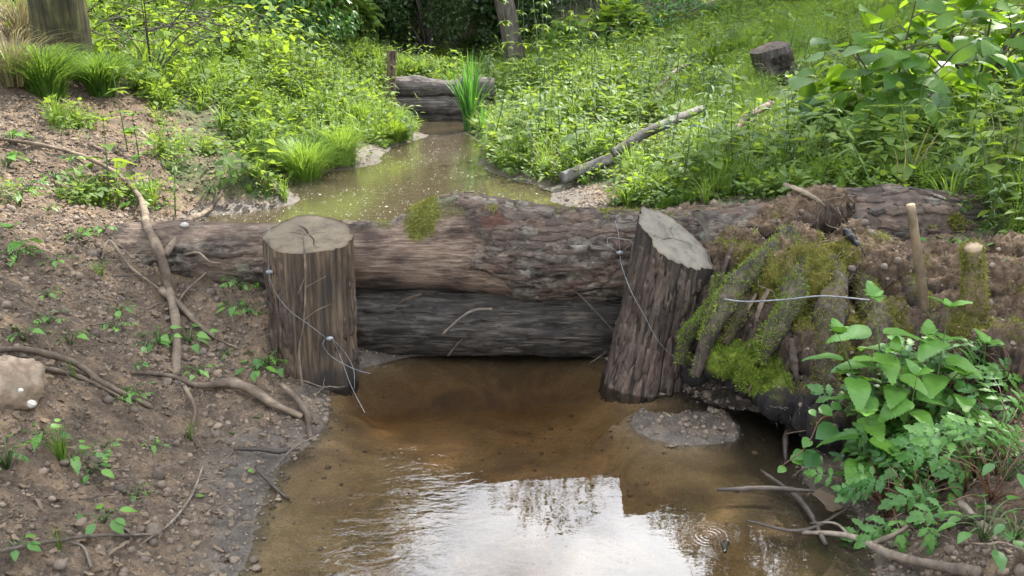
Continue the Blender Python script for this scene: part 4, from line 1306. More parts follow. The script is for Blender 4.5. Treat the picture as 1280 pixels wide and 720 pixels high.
# ---- rock with pale stones on the left edge
def rock(center, rad, seed, mat, name='rock', parent=None, amp=.25, vox=None):
    V, Fs = ico((0, 0, 0), (1, 1, 1), n=26, m=18)
    d = 1 + amp * fbm(V * 1.4 + seed * 7, 4, seed) + amp * .4 * np.abs(fbm(V * 4 + seed, 3, seed + 1))
    V = V * d[:, None] * np.array(rad)
    return link(name, mkmesh(name, V, Fs, mat), parent, loc=center)
def rock_mat(name, a, b_, c_):
    m, N, L, b = nodes_of(name)
    n = noise_tex(N, L, 22, 6, .65)
    r = ramp(N, [(.32, a), (.5, b_), (.7, c_)]); L.new(n, r.inputs['Fac'])
    oi = N.new('ShaderNodeObjectInfo')
    mr = N.new('ShaderNodeMapRange'); mr.inputs['To Min'].default_value = .6; mr.inputs['To Max'].default_value = 1.35
    L.new(oi.outputs['Random'], mr.inputs['Value'])
    cc = N.new('ShaderNodeCombineColor')
    for s_ in ('Red', 'Green', 'Blue'): L.new(mr.outputs[0], cc.inputs[s_])
    c = mixc(N, L, 1.0, r.outputs['Color'], cc.outputs['Color'], 'MULTIPLY')
    c = mixc(N, L, 1.0, c, (.62, .60, .57), 'MULTIPLY')
    L.new(c, b.inputs['Base Color']); b.inputs['Roughness'].default_value = .8
    n2 = noise_tex(N, L, 90, 4); bump(N, L, b, n2, .5, .003)
    return m
M_rock = rock_mat('sandy_rock', (.17, .11, .07), (.34, .25, .17), (.50, .42, .32))
M_white = rock_mat('white_stone', (.30, .27, .23), (.45, .42, .38), (.62, .60, .56))
M_peb = rock_mat('pebble', (.12, .09, .065), (.24, .18, .13), (.38, .31, .24))
rk = rock(G(12, 490, .015), (.105, .085, .09), 3, M_rock, amp=.62)
tagit(rk, 'sandy rock studded with pale stones at the left edge', 'rock')
p0 = np.array(rk.location)
link('pale_stone', rock(np.array([0, 0, 0]), (.016, .012, .014), 5, M_white).data, rk, loc=np.array(W(26, 488, 2.18)) - p0, scl=.5)
for o in [o for o in COL.objects if o.name.startswith('rock') and o is not rk]: bpy.data.objects.remove(o)
link('pale_stone', bpy.data.meshes[rk.children[0].data.name], rk, loc=np.array(W(40, 505, 2.2)) - p0, scl=.9)
for (px, py, s_, lb, mt) in [(890, 514, .011, 'small bright white stone under the stump overhang', M_white), (231, 281, .020, 'white pebble on the buried log end by the upper pool', M_white)]:
    p = G(px, py, .005) if px > 500 else W(px, py, 3.66)
    o = rock(p, (s_, s_ * .7, s_ * .6), 12, mt, 'stone'); tagit(o, lb, 'stone')

# ================================================================== FAR DAM
far_y = 10.60
M_dark2 = wood_mat('old_grey_log', [(.3, (.03, .026, .024)), (.5, (.10, .085, .075)), (.72, (.25, .215, .185))], stretch=(3.0, 40, 40), bstr=.8, bdist=.012, rough=.8)
fz = lambda px, py: W(px, py, far_y)
def far_log(a, b_, r, seed, label, mat=M_log):
    Ln = float(np.linalg.norm(np.array(b_) - np.array(a)))
    me_, V = log_mesh('far_log', Ln, lambda s, t: r + .01 * np.sin(s * 5 + seed), 120, 60, mat, seed=seed, bark_amp=.012, rough=.012, barkfn=lambda C, T: sstep(-.2, .3, fbm(C * 4, 3, seed)))
    o = link('log', me_); orient(o, a, b_)
    link('cut_face', cut_face('cut_face', V[0][::-1], M_end, seed=seed, nr=12), o)
    tagit(o, label, 'log')
far_log(fz(490, 108), fz(618, 111), .118, 71, 'top log of the small dam far upstream', M_dark2)
far_log(fz(498, 131), fz(612, 132), .110, 75, 'middle log of the small dam far upstream', M_dark2)
far_log(fz(496, 146), fz(630, 148), .075, 78, 'dark low log at the waterline of the dam far upstream', M_dark)
me, V_ = log_mesh('far_post', .75, lambda s, t: .055 + 0 * s, 50, 30, M_post, seed=81, bark_amp=.004, rough=.004)
o = link('wooden_post', me); orient(o, W(488, 140, 10.4), W(489, 97, 10.4))
link('cut_face', cut_face('cut_face', V_[-1], M_end, nr=8), o)
tagit(o, 'small pale post at the left end of the far dam', 'post')

# ---- logs and poles on the right bank
def bank_log(pts, r, label, mat=M_darkstick, seg=16, cat='log', rough=.16):
    return stick('log' if cat == 'log' else 'pole', pts, r, mat, label, cat, seg=seg, rough=rough, n=50)
M_grey = wood_mat('grey_weathered_pole', [(.3, (.05, .045, .04)), (.5, (.13, .12, .105)), (.75, (.26, .245, .22))], stretch=(14, 14, 14), bstr=.6, bdist=.004)
bank_log([G(703, 236, .07), G(740, 224, .09), G(765, 214, .09)], [.046, .045, .04], 'short grey log end on the mud by the upper pool', M_grey)
bank_log([G(765, 216, .14), G(805, 202, .20), G(840, 188, .22), G(875, 168, .20)], [.03, .038, .036, .028], 'dark pole half buried in weeds up the right bank', M_grey)
bank_log([G(898, 215, .12), G(925, 192, .22), G(960, 166, .22)], [.015, .028, .026], 'tan stick leaning over the weeds on the right bank', M_root, cat='pole')
bank_log([G(905, 190, .08), G(930, 172, .10), G(950, 158, .08)], [.03, .035, .02], 'brown branch above the tan stick on the right bank', M_root, cat='pole')
bank_log([G(812, 138, .12), G(838, 122, .25), G(862, 106, .25)], [.018, .022, .02], 'pale thin pole leaning in the weeds halfway up the right bank', M_stick, cat='pole')
bank_log([G(815, 150, .1), G(835, 136, .2), G(850, 128, .2)], [.015, .018, .016], 'second pale pole just below the thin pole', M_stick, cat='pole')
bank_log([G(770, 262, .02), G(800, 252, .03), G(832, 246, .03)], [.008, .012, .008], 'dead twig on the mud behind the near dam', M_darkstick, cat='stick')
bs0 = G(975, 108, -.08)
me, V_ = log_mesh('broken_stump', .52, lambda s, t: .13 + .02 * np.sin(2 * t) + .02 * np.sin(3 * t + 1), 60, 60, M_dark2, seed=91, bark_amp=.02, rough=.03, plate=(5, 12, 12))
o = link('broken_stump', me); orient(o, bs0, bs0 + np.array([-.16, -.08, .46]))
link('broken_face', cut_face('broken_face', V_[-1], M_barkflake, nr=10, seed=4), o)
plates(o, V_, np.ones((60, 60)), 40, [M_barkflake, M_dark], seed=9, li=(4, 14), lj=(2, 5), lift=.012)
tagit(o, 'dark broken stump end poking from the right bank', 'stump')

# ================================================================== LEAVES (length 1 along +X, face up +Z)
def leaf_strip(rows, fold=.22, curl=.25, ser=0.0):
    """rows: (x, halfwidth); returns V, F of a folded, drooping blade"""
    V = []
    for i, (x, w) in enumerate(rows):
        z = -curl * x * x
        if w <= 0: V.append((x, 0, z))
        else: V += [(x, w, z + fold * w), (x, 0, z), (x, -w, z + fold * w)]
    Fs, k = [], 0
    idx = []
    for (x, w) in rows:
        if w <= 0: idx.append((k,)); k += 1
        else: idx.append((k, k + 1, k + 2)); k += 3
    for a, b in zip(idx[:-1], idx[1:]):
        if len(a) == 1: Fs += [(a[0], b[1], b[0]), (a[0], b[2], b[1])]
        elif len(b) == 1: Fs += [(a[0], a[1], b[0]), (a[1], a[2], b[0])]
        else: Fs += [(a[0], a[1], b[1], b[0]), (a[1], a[2], b[2], b[1])]
    return np.array(V, float), Fs
L_OVAL = leaf_strip([(0, 0), (.18, .20), (.45, .27), (.75, .16), (1, 0)])
L_NARROW = leaf_strip([(0, 0), (.2, .07), (.5, .085), (.8, .045), (1, 0)], curl=.45)
L_ROUND = leaf_strip([(0, 0), (.10, .26), (.38, .44), (.68, .36), (.88, .16), (1, 0)], fold=.15, curl=.3)
L_POINT = leaf_strip([(0, 0), (.10, .23), (.30, .30), (.60, .18), (.85, .06), (1, 0)], curl=.3)

def serrated(n=12, wmax=.33, tooth=.045, fold=.22, curl=.35):
    """toothed nettle-like blade"""
    V, Fs = [], []
    def prof(t): return wmax * (math.sin(math.pi * min(1, t ** .62)) ** .75) * (1 - .25 * t)
    mid = [(t, 0, -curl * t * t) for t in np.linspace(0, 1, n + 1)]
    V += mid
    for side in (1, -1):
        st = len(V)
        for i in range(n):
            t0 = i / n; t1 = (i + .72) / n
            for t, ex in ((t0 + .02, 0), (t1 + .05, tooth)):
                w = prof(min(t, 1)) + ex * (prof(t) > .02)
                tt = min(t, 1)
                V.append((tt, side * w, -curl * tt * tt + fold * w - .015 * (ex > 0) + .012 * math.sin(tt * 60)))
        for i in range(n):
            a, b = st + 2 * i, st + 2 * i + 1
            c = st + 2 * i + 2 if i < n - 1 else n
            q = [i, a, b] ; q2 = [i, b, c, i + 1] if i < n - 1 else [i, b, n]
            if side > 0: Fs += [tuple(q[::-1]), tuple(q2[::-1])]
            else: Fs += [tuple(q), tuple(q2)]
    return np.array(V, float), Fs
L_NETTLE = serrated()

def lobed():
    """feathery herb leaf: toothed leaflets in pairs along the midrib"""
    V, Fs = [], []
    for (x0, a, l) in ((.12, 72, .34), (.12, -72, .34), (.38, 55, .36), (.38, -55, .36), (.56, 30, .30), (.56, -30, .30), (.55, 0, .45)):
        pts = [(.0, .03), (.20, .10), (.30, .24), (.42, .15), (.55, .25), (.70, .13), (.80, .15), (1, 0)]
        k0 = len(V); m = len(pts); ca, sa = math.cos(R(a)), math.sin(R(a))
        for sg in (0, 1, -1):
            for x, w in pts:
                X, Y = x * l, w * sg * l * 1.15
                V.append((x0 + X * ca - Y * sa, X * sa + Y * ca, -.10 * x * x + .10 * abs(sg) * w))
        for q in range(m - 1):
            Fs.append((k0 + q, k0 + q + 1, k0 + m + q + 1, k0 + m + q))
            Fs.append((k0 + q, k0 + 2 * m + q, k0 + 2 * m + q + 1, k0 + q + 1))
    k = len(V); V += [(0, .010, 0), (0, -.010, 0), (.6, -.008, 0), (.6, .008, 0)]
    Fs.append((k, k + 1, k + 2, k + 3))
    V = np.array(V, float); V[:, 2] -= .15 * (V[:, 0] ** 2 + V[:, 1] ** 2)
    return V, Fs
L_LOBED = lobed()

# foliage pigments
M_nettle = leaf_mat('nettle_leaf', (.06, .18, .025), (.17, .37, .045), trans=(.25, .5, .05), tw=.30)
M_nettle_far = leaf_mat('weed_leaf', (.065, .14, .02), (.20, .31, .045), trans=(.50, .66, .06), tw=.46, rough=.6)
M_pale = leaf_mat('greyish_weed_leaf', (.12, .20, .10), (.22, .32, .16), trans=(.4, .55, .2), tw=.35, rough=.7)
M_herb = leaf_mat('herb_leaf', (.035, .13, .025), (.12, .28, .04), trans=(.2, .45, .06), tw=.28)
M_yel = leaf_mat('lime_leaf', (.10, .20, .018), (.24, .36, .03), trans=(.55, .75, .05), tw=.5, rough=.75)
M_bush = leaf_mat('broad_bush_leaf', (.04, .13, .022), (.17, .33, .03), trans=(.55, .85, .03), tw=.45, rough=.5)
M_grass = leaf_mat('grass_blade', (.045, .12, .018), (.14, .27, .035), trans=(.40, .62, .06), tw=.42)
M_straw = leaf_mat('straw_blade', (.16, .14, .06), (.32, .27, .13), trans=(.5, .42, .2), tw=.3)
M_reed = leaf_mat('reed_blade', (.03, .12, .03), (.09, .25, .04), trans=(.25, .6, .06), tw=.4)
M_wood_leaf = leaf_mat('woodland_leaf', (.016, .042, .012), (.05, .105, .022), trans=(.16, .28, .03), tw=.32)
M_willow = leaf_mat('pale_willow_leaf', (.05, .095, .030), (.11, .18, .05), trans=(.25, .36, .06), tw=.35)
M_litter = leaf_mat('dead_leaf', (.085, .055, .035), (.30, .215, .14), trans=(.25, .15, .07), tw=.15, rough=.85)
M_stem = leaf_mat('green_stem', (.06, .12, .03), (.12, .2, .05), tw=.1)
M_redstem = leaf_mat('red_stem', (.12, .05, .03), (.2, .1, .05), tw=.05)
M_bark = wood_mat('tree_bark', [(.3, (.03, .025, .02)), (.5, (.085, .07, .055)), (.75, (.17, .15, .12))], stretch=(9, 9, 2), bstr=.8, bdist=.02)
M_mossbark = wood_mat('mossy_tree_bark', [(.3, (.012, .010, .007)), (.5, (.050, .045, .016)), (.72, (.12, .125, .032))], stretch=(22, 22, 3), bstr=.9, bdist=.02)

rnd = random.Random(3)
def U(a, b_): return rnd.uniform(a, b_)
def dirv(az, el): return np.array([math.cos(az) * math.cos(el), math.sin(az) * math.cos(el), math.sin(el)])

# each plant generator yields stems (tubes) and leaves (shape, dir, normal, pos, size, tint)
def plan_nettle(h, nodes, ll, lean=(0, 0), top=True, shape=L_POINT, start=.25, el0=.15):
    C = catmull([(0, 0, 0), (lean[0] * .3, lean[1] * .3, h * .5), (lean[0], lean[1], h)], 12)
    lv = []
    a0 = U(0, 6)
    for i in range(nodes):
        f = start + (1 - start) * i / max(1, nodes - 1)
        p = C[min(11, int(f * 11))]
        s = ll * (.55 + .6 * math.sin(math.pi * min(1, .25 + .72 * (1 - f) + .1))) * U(.85, 1.15)
        if f > .93: s *= .62
        for k in (0, 1):
            az = a0 + i * math.pi / 2 + k * math.pi + U(-.25, .25)
            el = U(-.25, .2) + (.75 if f > .95 else el0)
            d = dirv(az, el)
            lv.append((shape, d, np.array([0, 0, 1.0]) + U(-.25, .25), p + d * .12 * s, s, U(0, 1) * .7 + .3 * f))
    if top:
        for k in range(4):
            az = a0 + k * math.pi / 2 + .6
            lv.append((shape, dirv(az, .8), (0, 0, 1), C[-1], ll * .4, .95))
    return [(C, [h * .010 + .0012, .001])], lv

def build_merged(name, plan, mleaf, mstem, seg=4, nst=6):
    mb = MB()
    stems, lv = plan
    for C, r in stems:
        V, Fs = tube(C, r, n=nst, seg=seg, caps=False)
        mb.add(V, Fs, .5, 1)
    for (sh, d, n, p, s, t) in lv:
        mb.add(place(sh[0], d, n, p, s), sh[1], t, 0)
    return mb.mesh(name, [mleaf, mstem])

_leafmesh = {}
def leaf_mesh(sh, mat, t):
    """shared leaf meshes in four tints"""
    key = (id(sh), mat.name, int(min(.999, max(0, t)) * 4))
    if key not in _leafmesh:
        _leafmesh[key] = mkmesh('leaf', sh[0], sh[1], mat, attrs={'tint': np.full(len(sh[0]), (key[2] + .5) / 4)})
    return _leafmesh[key]

def build_tree(name, plan, mleaf, mstem, seg=7, nst=14, stemname='stem'):
    root = bpy.data.objects.new(name, None); COL.objects.link(root); root.empty_display_size = .1
    stems, lv = plan
    for C, r in stems:
        V, Fs = tube(C, r, n=nst, seg=seg)
        link(stemname, mkmesh(stemname, V, Fs, mstem, attrs={'tint': np.full(len(V), .5)}), root)
    for (sh, d, n, p, s, t) in lv:
        M3 = Matrix(frame(d, n).tolist())
        link('leaf', leaf_mesh(sh, mleaf, t), root, loc=p, rot=M3.to_euler(), scl=float(s))
    return root

def plan_herb(n, rad, ll, shape=L_LOBED, hgt=.12, drop=0.0):
    st, lv = [], []
    for i in range(n):
        az = i * 2.4 + U(-.3, .3); l = rad * U(.45, 1.1)
        e = np.array([math.cos(az) * l, math.sin(az) * l, hgt * U(.5, 1.2) - drop * U(0, 1)])
        st.append((catmull([(0, 0, 0), (e[0] * .45, e[1] * .45, e[2] * .8 + .01), tuple(e)], 8), [.0022, .0014]))
        lv.append((shape, dirv(az, U(-.4, .1)), (U(-.3, .3), U(-.5, .0), 1), e, ll * U(.7, 1.2), U(0, 1)))
    return st, lv

def plan_tuft(n, h, spread, w=.006, arch=1.0, seed=0):
    lv = []
    mb = MB()
    for i in range(n):
        az = U(0, 6.283); l = h * U(.55, 1.1); out = spread * U(.1, 1)
        r0 = .18 * spread * U(0, 1)
        c0 = np.array([math.cos(az) * r0, math.sin(az) * r0, 0])
        d = np.array([math.cos(az), math.sin(az), 0]); s_ = np.array([-math.sin(az), math.cos(az), 0])
        pts = []
        for t in np.linspace(0, 1, 6):
            pts.append(c0 + d * out * (t ** 1.6) + np.array([0, 0, l * (t - arch * .52 * t ** 2.6)]))
        ws = [1, .95, .8, .6, .35, 0]
        V = []
        for q, ww in zip(pts, ws):
            V += [q - s_ * w * ww * .5, q + s_ * w * ww * .5]
        V = np.array(V[:-1]); Fs = [(2 * k, 2 * k + 1, 2 * k + 3, 2 * k + 2) for k in range(4)] + [(8, 9, 10)]
        mb.add(V, Fs, U(0, 1))
    return mb

# ================================================================== SCATTER (uncountable cover only)
def scatter(name, pts, rots, scl, idx, protos, label=None):
    n = len(pts)
    if n == 0: return
    me_ = bpy.data.meshes.new(name)
    me_.vertices.add(n); me_.vertices.foreach_set('co', np.asarray(pts, np.float32).ravel())
    a = me_.attributes.new('rot', 'FLOAT_VECTOR', 'POINT'); a.data.foreach_set('vector', np.asarray(rots, np.float32).ravel())
    a = me_.attributes.new('scl', 'FLOAT', 'POINT'); a.data.foreach_set('value', np.asarray(scl, np.float32))
    a = me_.attributes.new('pick', 'INT', 'POINT'); a.data.foreach_set('value', np.asarray(idx, np.int32))
    o = link(name, me_)
    col = bpy.data.collections.new('proto_' + name)
    for k, pm in enumerate(protos):
        po = bpy.data.objects.new('%s_kind_%02d' % (name, k), pm); col.objects.link(po)
    ng = bpy.data.node_groups.new('scatter_' + name, 'GeometryNodeTree')
    ng.interface.new_socket('Geometry', in_out='INPUT', socket_type='NodeSocketGeometry')
    ng.interface.new_socket('Geometry', in_out='OUTPUT', socket_type='NodeSocketGeometry')
    N, L = ng.nodes, ng.links
    gi, go = N.new('NodeGroupInput'), N.new('NodeGroupOutput')
    ip = N.new('GeometryNodeInstanceOnPoints'); ci = N.new('GeometryNodeCollectionInfo')
    ci.inputs['Collection'].default_value = col
    ci.inputs['Separate Children'].default_value = True
    ci.inputs['Reset Children'].default_value = True
    def na(nm, ty):
        x = N.new('GeometryNodeInputNamedAttribute'); x.data_type = ty; x.inputs['Name'].default_value = nm
        return x.outputs['Attribute']
    L.new(gi.outputs[0], ip.inputs['Points']); L.new(ci.outputs[0], ip.inputs['Instance'])
    ip.inputs['Pick Instance'].default_value = True
    L.new(na('pick', 'INT'), ip.inputs['Instance Index'])
    L.new(na('rot', 'FLOAT_VECTOR'), ip.inputs['Rotation'])
    L.new(na('scl', 'FLOAT'), ip.inputs['Scale'])
    L.new(ip.outputs[0], go.inputs[0])
    md = o.modifiers.new('scatter', 'NODES'); md.node_group = ng
    tagit(o, label, kind='stuff')
    return o

def pts_in(n, x0, x1, y0, y1, fn):
    """random ground points accepted with probability fn(x,y)"""
    x = rng.uniform(x0, x1, n); y = rng.uniform(y0, y1, n)
    k = rng.random(n) < fn(x, y)
    x, y = x[k], y[k]
    return x, y, ground(x, y)

def above_water(x, y, z, m=.01):
    w = np.where(in_upper(x, y), WL1, np.where((np.abs(x) < 1.4) & (y < 3.7), WL0, -9))
    return z > w + m

def vis(x, y):
    """roughly inside the picture (plus a margin for a step to the side)"""
    return (np.abs(x) < .80 * y + 1.6)

SHADE_DIRT_R = P2([(880, 190), (905, 130), (960, 78), (1000, 70), (1010, 120), (960, 160), (935, 190)])
CLEAR1 = P2([(690, 250), (690, 232), (760, 208), (860, 165), (905, 150), (905, 175), (800, 222), (770, 246)])
LEFT_MIX = P2([(0, 170), (150, 130), (300, 190), (300, 250), (150, 260), (0, 280)])
def dens(x, y):
    v = veg_density(x, y)
    sp_n = fbm(np.stack([np.ravel(x), np.ravel(y), np.ravel(x) * 0], 1) * 2.4, 3, 161)
    v = np.maximum(v, in_poly(x, y, LEFT_MIX) * .85 * sstep(-.05, .25, sp_n))
    nz = fbm(np.stack([x, y, x * 0], 1) * 1.6, 3, 101)
    d = v * sstep(-.45, .05, nz)
    d = d * np.where(in_poly(x, y, SHADE_DIRT_R), .22, 1) * np.where(in_poly(x, y, CLEAR1), .30, 1)
    return d * vis(x, y)

# low leafy weeds
protos = []
for k in range(4):
    lv = []
    for i in range(9 + k):
        az = i * 2.4; l = U(.01, .05)
        d = dirv(az, U(-.1, .7)); lv.append(([L_OVAL, L_POINT, L_ROUND, L_OVAL][k], d, (0, 0, 1), d * l + np.array([0, 0, U(.02, .07)]), U(.018, .036), U(0, 1)))
    protos.append(build_merged('low_weed', ([([(0, 0, -.02), (0, 0, .05)], .0012)], lv), M_nettle_far, M_stem, seg=3, nst=3))
x, y, z = pts_in(178000, -9, 10, 1.2, 17, lambda x, y: dens(x, y) * np.clip(6.5 / y, .30, 1))
k = above_water(x, y, z); x, y, z = x[k], y[k], z[k]
print('low weeds', len(x))
n = len(x)
scatter('ground_cover', np.stack([x, y, z], 1), np.stack([rng.normal(0, .25, n), rng.normal(0, .25, n), rng.uniform(0, 6.28, n)], 1),
        np.exp(rng.normal(0, .33, n)).clip(.45, 2.0) * np.clip(.8 + .05 * y, 1, 1.6), rng.integers(0, 4, n), protos)

# short grass
M_grass2 = leaf_mat('lush_grass_blade', (.10, .21, .025), (.25, .38, .05), trans=(.5, .72, .08), tw=.45)
gp = [plan_tuft(22, .10, .07, .0035, .8).mesh('grass_tuft', M_grass) for _ in range(3)] + [plan_tuft(14, .13, .06, .003, .6).mesh('grass_tuft', M_straw), plan_tuft(30, .26, .16, .005, .8).mesh('grass_tuft', M_grass2)]
GR_R = P2([(860, 140), (930, 60), (1020, 20), (1040, 60), (960, 120), (960, 240), (860, 258)])
def gdens(x, y):
    nz = fbm(np.stack([x, y, x * 0], 1) * 1.1 + 7, 3, 111)
    return np.clip(dens(x, y) * (.30 + .7 * sstep(.0, .3, nz)) + in_poly(x, y, GR_R) * .6, 0, 1)
x, y, z = pts_in(132000, -8, 9, 1.2, 15, lambda x, y: gdens(x, y) * np.clip(7 / y, .35, 1))
k = above_water(x, y, z); x, y, z = x[k], y[k], z[k]; n = len(x)
print('grass', n)
scatter('short_grass', np.stack([x, y, z], 1), np.stack([rng.normal(0, .15, n), rng.normal(0, .15, n), rng.uniform(0, 6.28, n)], 1),
        rng.uniform(.6, 1.4, n) * np.clip(.8 + .05 * y, 1, 1.6), rng.choice([0, 1, 2, 3, 4], n, p=[.22, .22, .18, .10, .28]), gp)

# taller undergrowth in drifts
up_ = [build_merged('undergrowth', plan_nettle(.22, 5, .06), M_nettle_far, M_stem, 3, 4), build_merged('undergrowth', plan_nettle(.30, 7, .045, shape=L_NARROW), M_nettle_far, M_stem, 3, 4),
       build_merged('undergrowth', plan_nettle(.16, 4, .07, shape=L_ROUND), M_nettle_far, M_stem, 3, 4), build_merged('undergrowth', plan_nettle(.26, 6, .05, shape=L_OVAL), M_yel, M_stem, 3, 4),
       build_merged('undergrowth', plan_nettle(.34, 9, .035, shape=L_NARROW), M_pale, M_stem, 3, 4), plan_tuft(7, .34, .30, .0035, .7).mesh('undergrowth', M_straw)]
def udens(x, y):
    nz = fbm(np.stack([x, y, x * 0], 1) * 1.3 + 31, 3, 141)
    return dens(x, y) * (.12 + .88 * sstep(-.05, .25, nz)) * np.where((x < 1.3) & (x > 0) & (y < 5.6), .2, 1)
x, y, z = pts_in(19500, -8, 9, 2.0, 16, lambda x, y: udens(x, y) * np.clip(8 / y, .4, 1))
k = above_water(x, y, z); x, y, z = x[k], y[k], z[k]; n = len(x)
print('undergrowth', n)
scatter('undergrowth', np.stack([x, y, z - .01], 1), np.stack([rng.normal(0, .22, n), rng.normal(0, .22, n), rng.uniform(0, 6.28, n)], 1),
        np.exp(rng.normal(.15, .35, n)).clip(.5, 2.1), rng.choice(6, n, p=[.30, .20, .14, .14, .12, .10]), up_)

# leaf litter and crumbs of soil on the left bank and around the stump
lp_ = []
for sh, s in ((L_OVAL, .028), (L_ROUND, .03), (L_NARROW, .045), (L_POINT, .03)):
    V = sh[0] * s; V[:, 2] += .004 * np.sin(V[:, 0] * 300)
    lp_.append(mkmesh('dead_leaf', V, sh[1], M_litter, attrs={'tint': np.full(len(V), U(.2, .9))}))
LIT = P2([(0, 120), (120, 110), (250, 150), (330, 210), (290, 265), (150, 300), (0, 330)])
LIT2 = P2([(1180, 500), (1279, 380), (1279, 640), (1200, 640)])
def ldens(x, y):
    return np.where(in_poly(x, y, LIT), .9, np.where(in_poly(x, y, LIT2), .95, np.where((x < -.5) & (y < 4.2), .55, .12)))
x, y, z = pts_in(80000, -6, 4, 1.3, 9, lambda x, y: ldens(x, y) * vis(x, y))
k = above_water(x, y, z); x, y, z = x[k], y[k], z[k]; n = len(x)
scatter('leaf_litter', np.stack([x, y, z + .004], 1), np.stack([rng.normal(0, .35, n), rng.normal(0, .35, n), rng.uniform(0, 6.28, n)], 1),
        rng.uniform(.5, 1.3, n), rng.integers(0, 4, n), lp_)
# pebbles and clods
cl = []
for k in range(5):
    V, Fs = ico((0, 0, 0), (1, 1, 1), n=8, m=5)
    V = V * (1 + .55 * fbm(V * 1.3 + k * 9, 2, k)[:, None]) * np.array([1, .8, .55])
    cl.append(mkmesh('pebble', V, Fs, [M_peb, M_rock, M_peb, M_peb, M_white][k], smooth=False))
M_clod = rock_mat('soil_clod', (.09, .067, .05), (.19, .145, .11), (.30, .24, .18))
for k in range(3):
    V, Fs = ico((0, 0, 0), (1, 1, 1), n=9, m=6)
    V = V * (1 + .6 * fbm(V * 1.8 + k * 5, 3, 30 + k)[:, None])
    cl.append(mkmesh('clod', V, Fs, M_clod, smooth=False))
def pdens(x, y):
    nz = fbm(np.stack([x, y, x * 0], 1) * 4, 3, 121)
    return np.where((x < 1.5) & (y < 5.6), .25 + .75 * sstep(.0, .3, nz), .06) * (1 - .7 * veg_density(x, y))
x, y, z = pts_in(420000, -4.5, 3, 1.35, 8, lambda x, y: pdens(x, y) * np.clip(3.2 / y, .3, 1) * vis(x, y) * ((x < -.2) | (x > .3)))
k = above_water(x, y, z, -.01); x, y, z = x[k], y[k], z[k]; n = len(x)
sc = np.exp(rng.normal(math.log(.0034), .62, n)).clip(.0015, .024)
scatter('gravel', np.stack([x, y, z + sc * .1], 1), np.stack([rng.normal(0, .3, n), rng.normal(0, .3, n), rng.uniform(0, 6.28, n)], 1), sc,
        rng.choice(8, n, p=[.10, .05, .10, .10, .0, .22, .215, .215]), cl)
# bits of gravel on the bed
x, y, z = pts_in(1300, -1.2, 1.3, 1.4, 3.4, lambda x, y: .25 + .75 * (fbm(np.stack([x, y, x * 0], 1) * 3, 3, 123) > .1))
n = len(x); sc = np.exp(rng.normal(math.log(.004), .5, n)).clip(.002, .014)
scatter('bed_gravel', np.stack([x, y, z], 1), rng.uniform(0, 3, (n, 3)), sc, rng.choice(8, n, p=[.05, .1, .05, .2, .0, .2, .2, .2]), cl)
# rootlets and twig bits
tw = []
for k in range(5):
    q = np.cumsum(rng.normal(0, .35, (6, 3)) + np.array([1, 0, 0]), 0) * .18; q[:, 2] *= .25
    V, Fs = tube(q - q[0], [.02, .012], n=12, seg=4)
    tw.append(mkmesh('rootlet', V, Fs, [M_root, M_stick, M_darkstick, M_root, M_stick][k]))
x, y, z = pts_in(13000, -4.5, 3, 1.4, 7, lambda x, y: np.where(veg_density(x, y) > 0, .25, .75) * vis(x, y) * ((x < -.5) | (x > 1.0)))
k = above_water(x, y, z, 0); x, y, z = x[k], y[k], z[k]; n = len(x)
scatter('twig_litter', np.stack([x, y, z + .004], 1), np.stack([rng.normal(0, .2, n), rng.normal(0, .2, n), rng.uniform(0, 6.28, n)], 1),
        np.exp(rng.normal(math.log(.06), .5, n)).clip(.02, .22), rng.integers(0, 5, n), tw)
# crumbs, twigs and dead leaves lodged on the stump
_k = np.nonzero((SN[:, 2] > .05) & (SVt[:, 2] > .12))[0]
_k = rng.choice(_k, 900); n = len(_k)
_pp = SVt[_k] + rng.normal(0, .004, (n, 3))
_o = scatter('stump_debris', _pp, rng.uniform(0, 6.28, (n, 3)), np.exp(rng.normal(math.log(.0042), .6, n)).clip(.002, .018), rng.choice(8, n, p=[.06, .04, .08, .06, 0, .26, .25, .25]), cl)
_o.parent = STUMP
_k = rng.choice(np.nonzero(SVt[:, 2] > .10)[0], 1100); n = len(_k)
_o = scatter('stump_rootlets', SVt[_k] + SN[_k] * .004, np.stack([rng.normal(0, .5, n), rng.normal(.5, .7, n), rng.uniform(0, 6.28, n)], 1), np.exp(rng.normal(math.log(.05), .5, n)).clip(.02, .16), rng.integers(0, 5, n), tw)
_o.parent = STUMP
# pale specks floating on the upper pool
V, Fs = np.array([(math.cos(a), math.sin(a), 0) for a in np.linspace(0, 5.2, 6)]), [(0, 1, 2, 3, 4, 5)]
m_s, N, L, b = nodes_of('floating_petal'); b.inputs['Base Color'].default_value = (.42, .41, .34, 1); b.inputs['Roughness'].default_value = .7
sp_ = [mkmesh('speck', V, Fs, m_s)]
x = rng.uniform(-2.2, .6, 9000); y = rng.uniform(3.9, 9.5, 9000)
k = (ground(x, y) < WL1 - .005) & (rng.random(9000) * 1.5 < sstep(-.2, .4, fbm(np.stack([x, y, x * 0], 1) * 2.2, 2, 131)))
x, y = x[k], y[k]; n = len(x)
scatter('floating_specks', np.stack([x, y, np.full(n, WL1 + .003)], 1), np.zeros((n, 3)), np.exp(rng.normal(math.log(.0026), .45, n)), np.zeros(n), sp_)

# ================================================================== WEEDS, NETTLES, GRASS TUFTS (things)
def put(root, x, y, rz=None, s=1.0, label=None, group=None, sink=.01, tilt=(0, 0)):
    root.location = (x, y, gz(x, y) - sink)
    root.rotation_euler = (tilt[0], tilt[1], U(0, 6.28) if rz is None else rz)
    root.scale = (s, s, s)
    if label: root['label'] = label
    if group: root['group'] = group
    return root

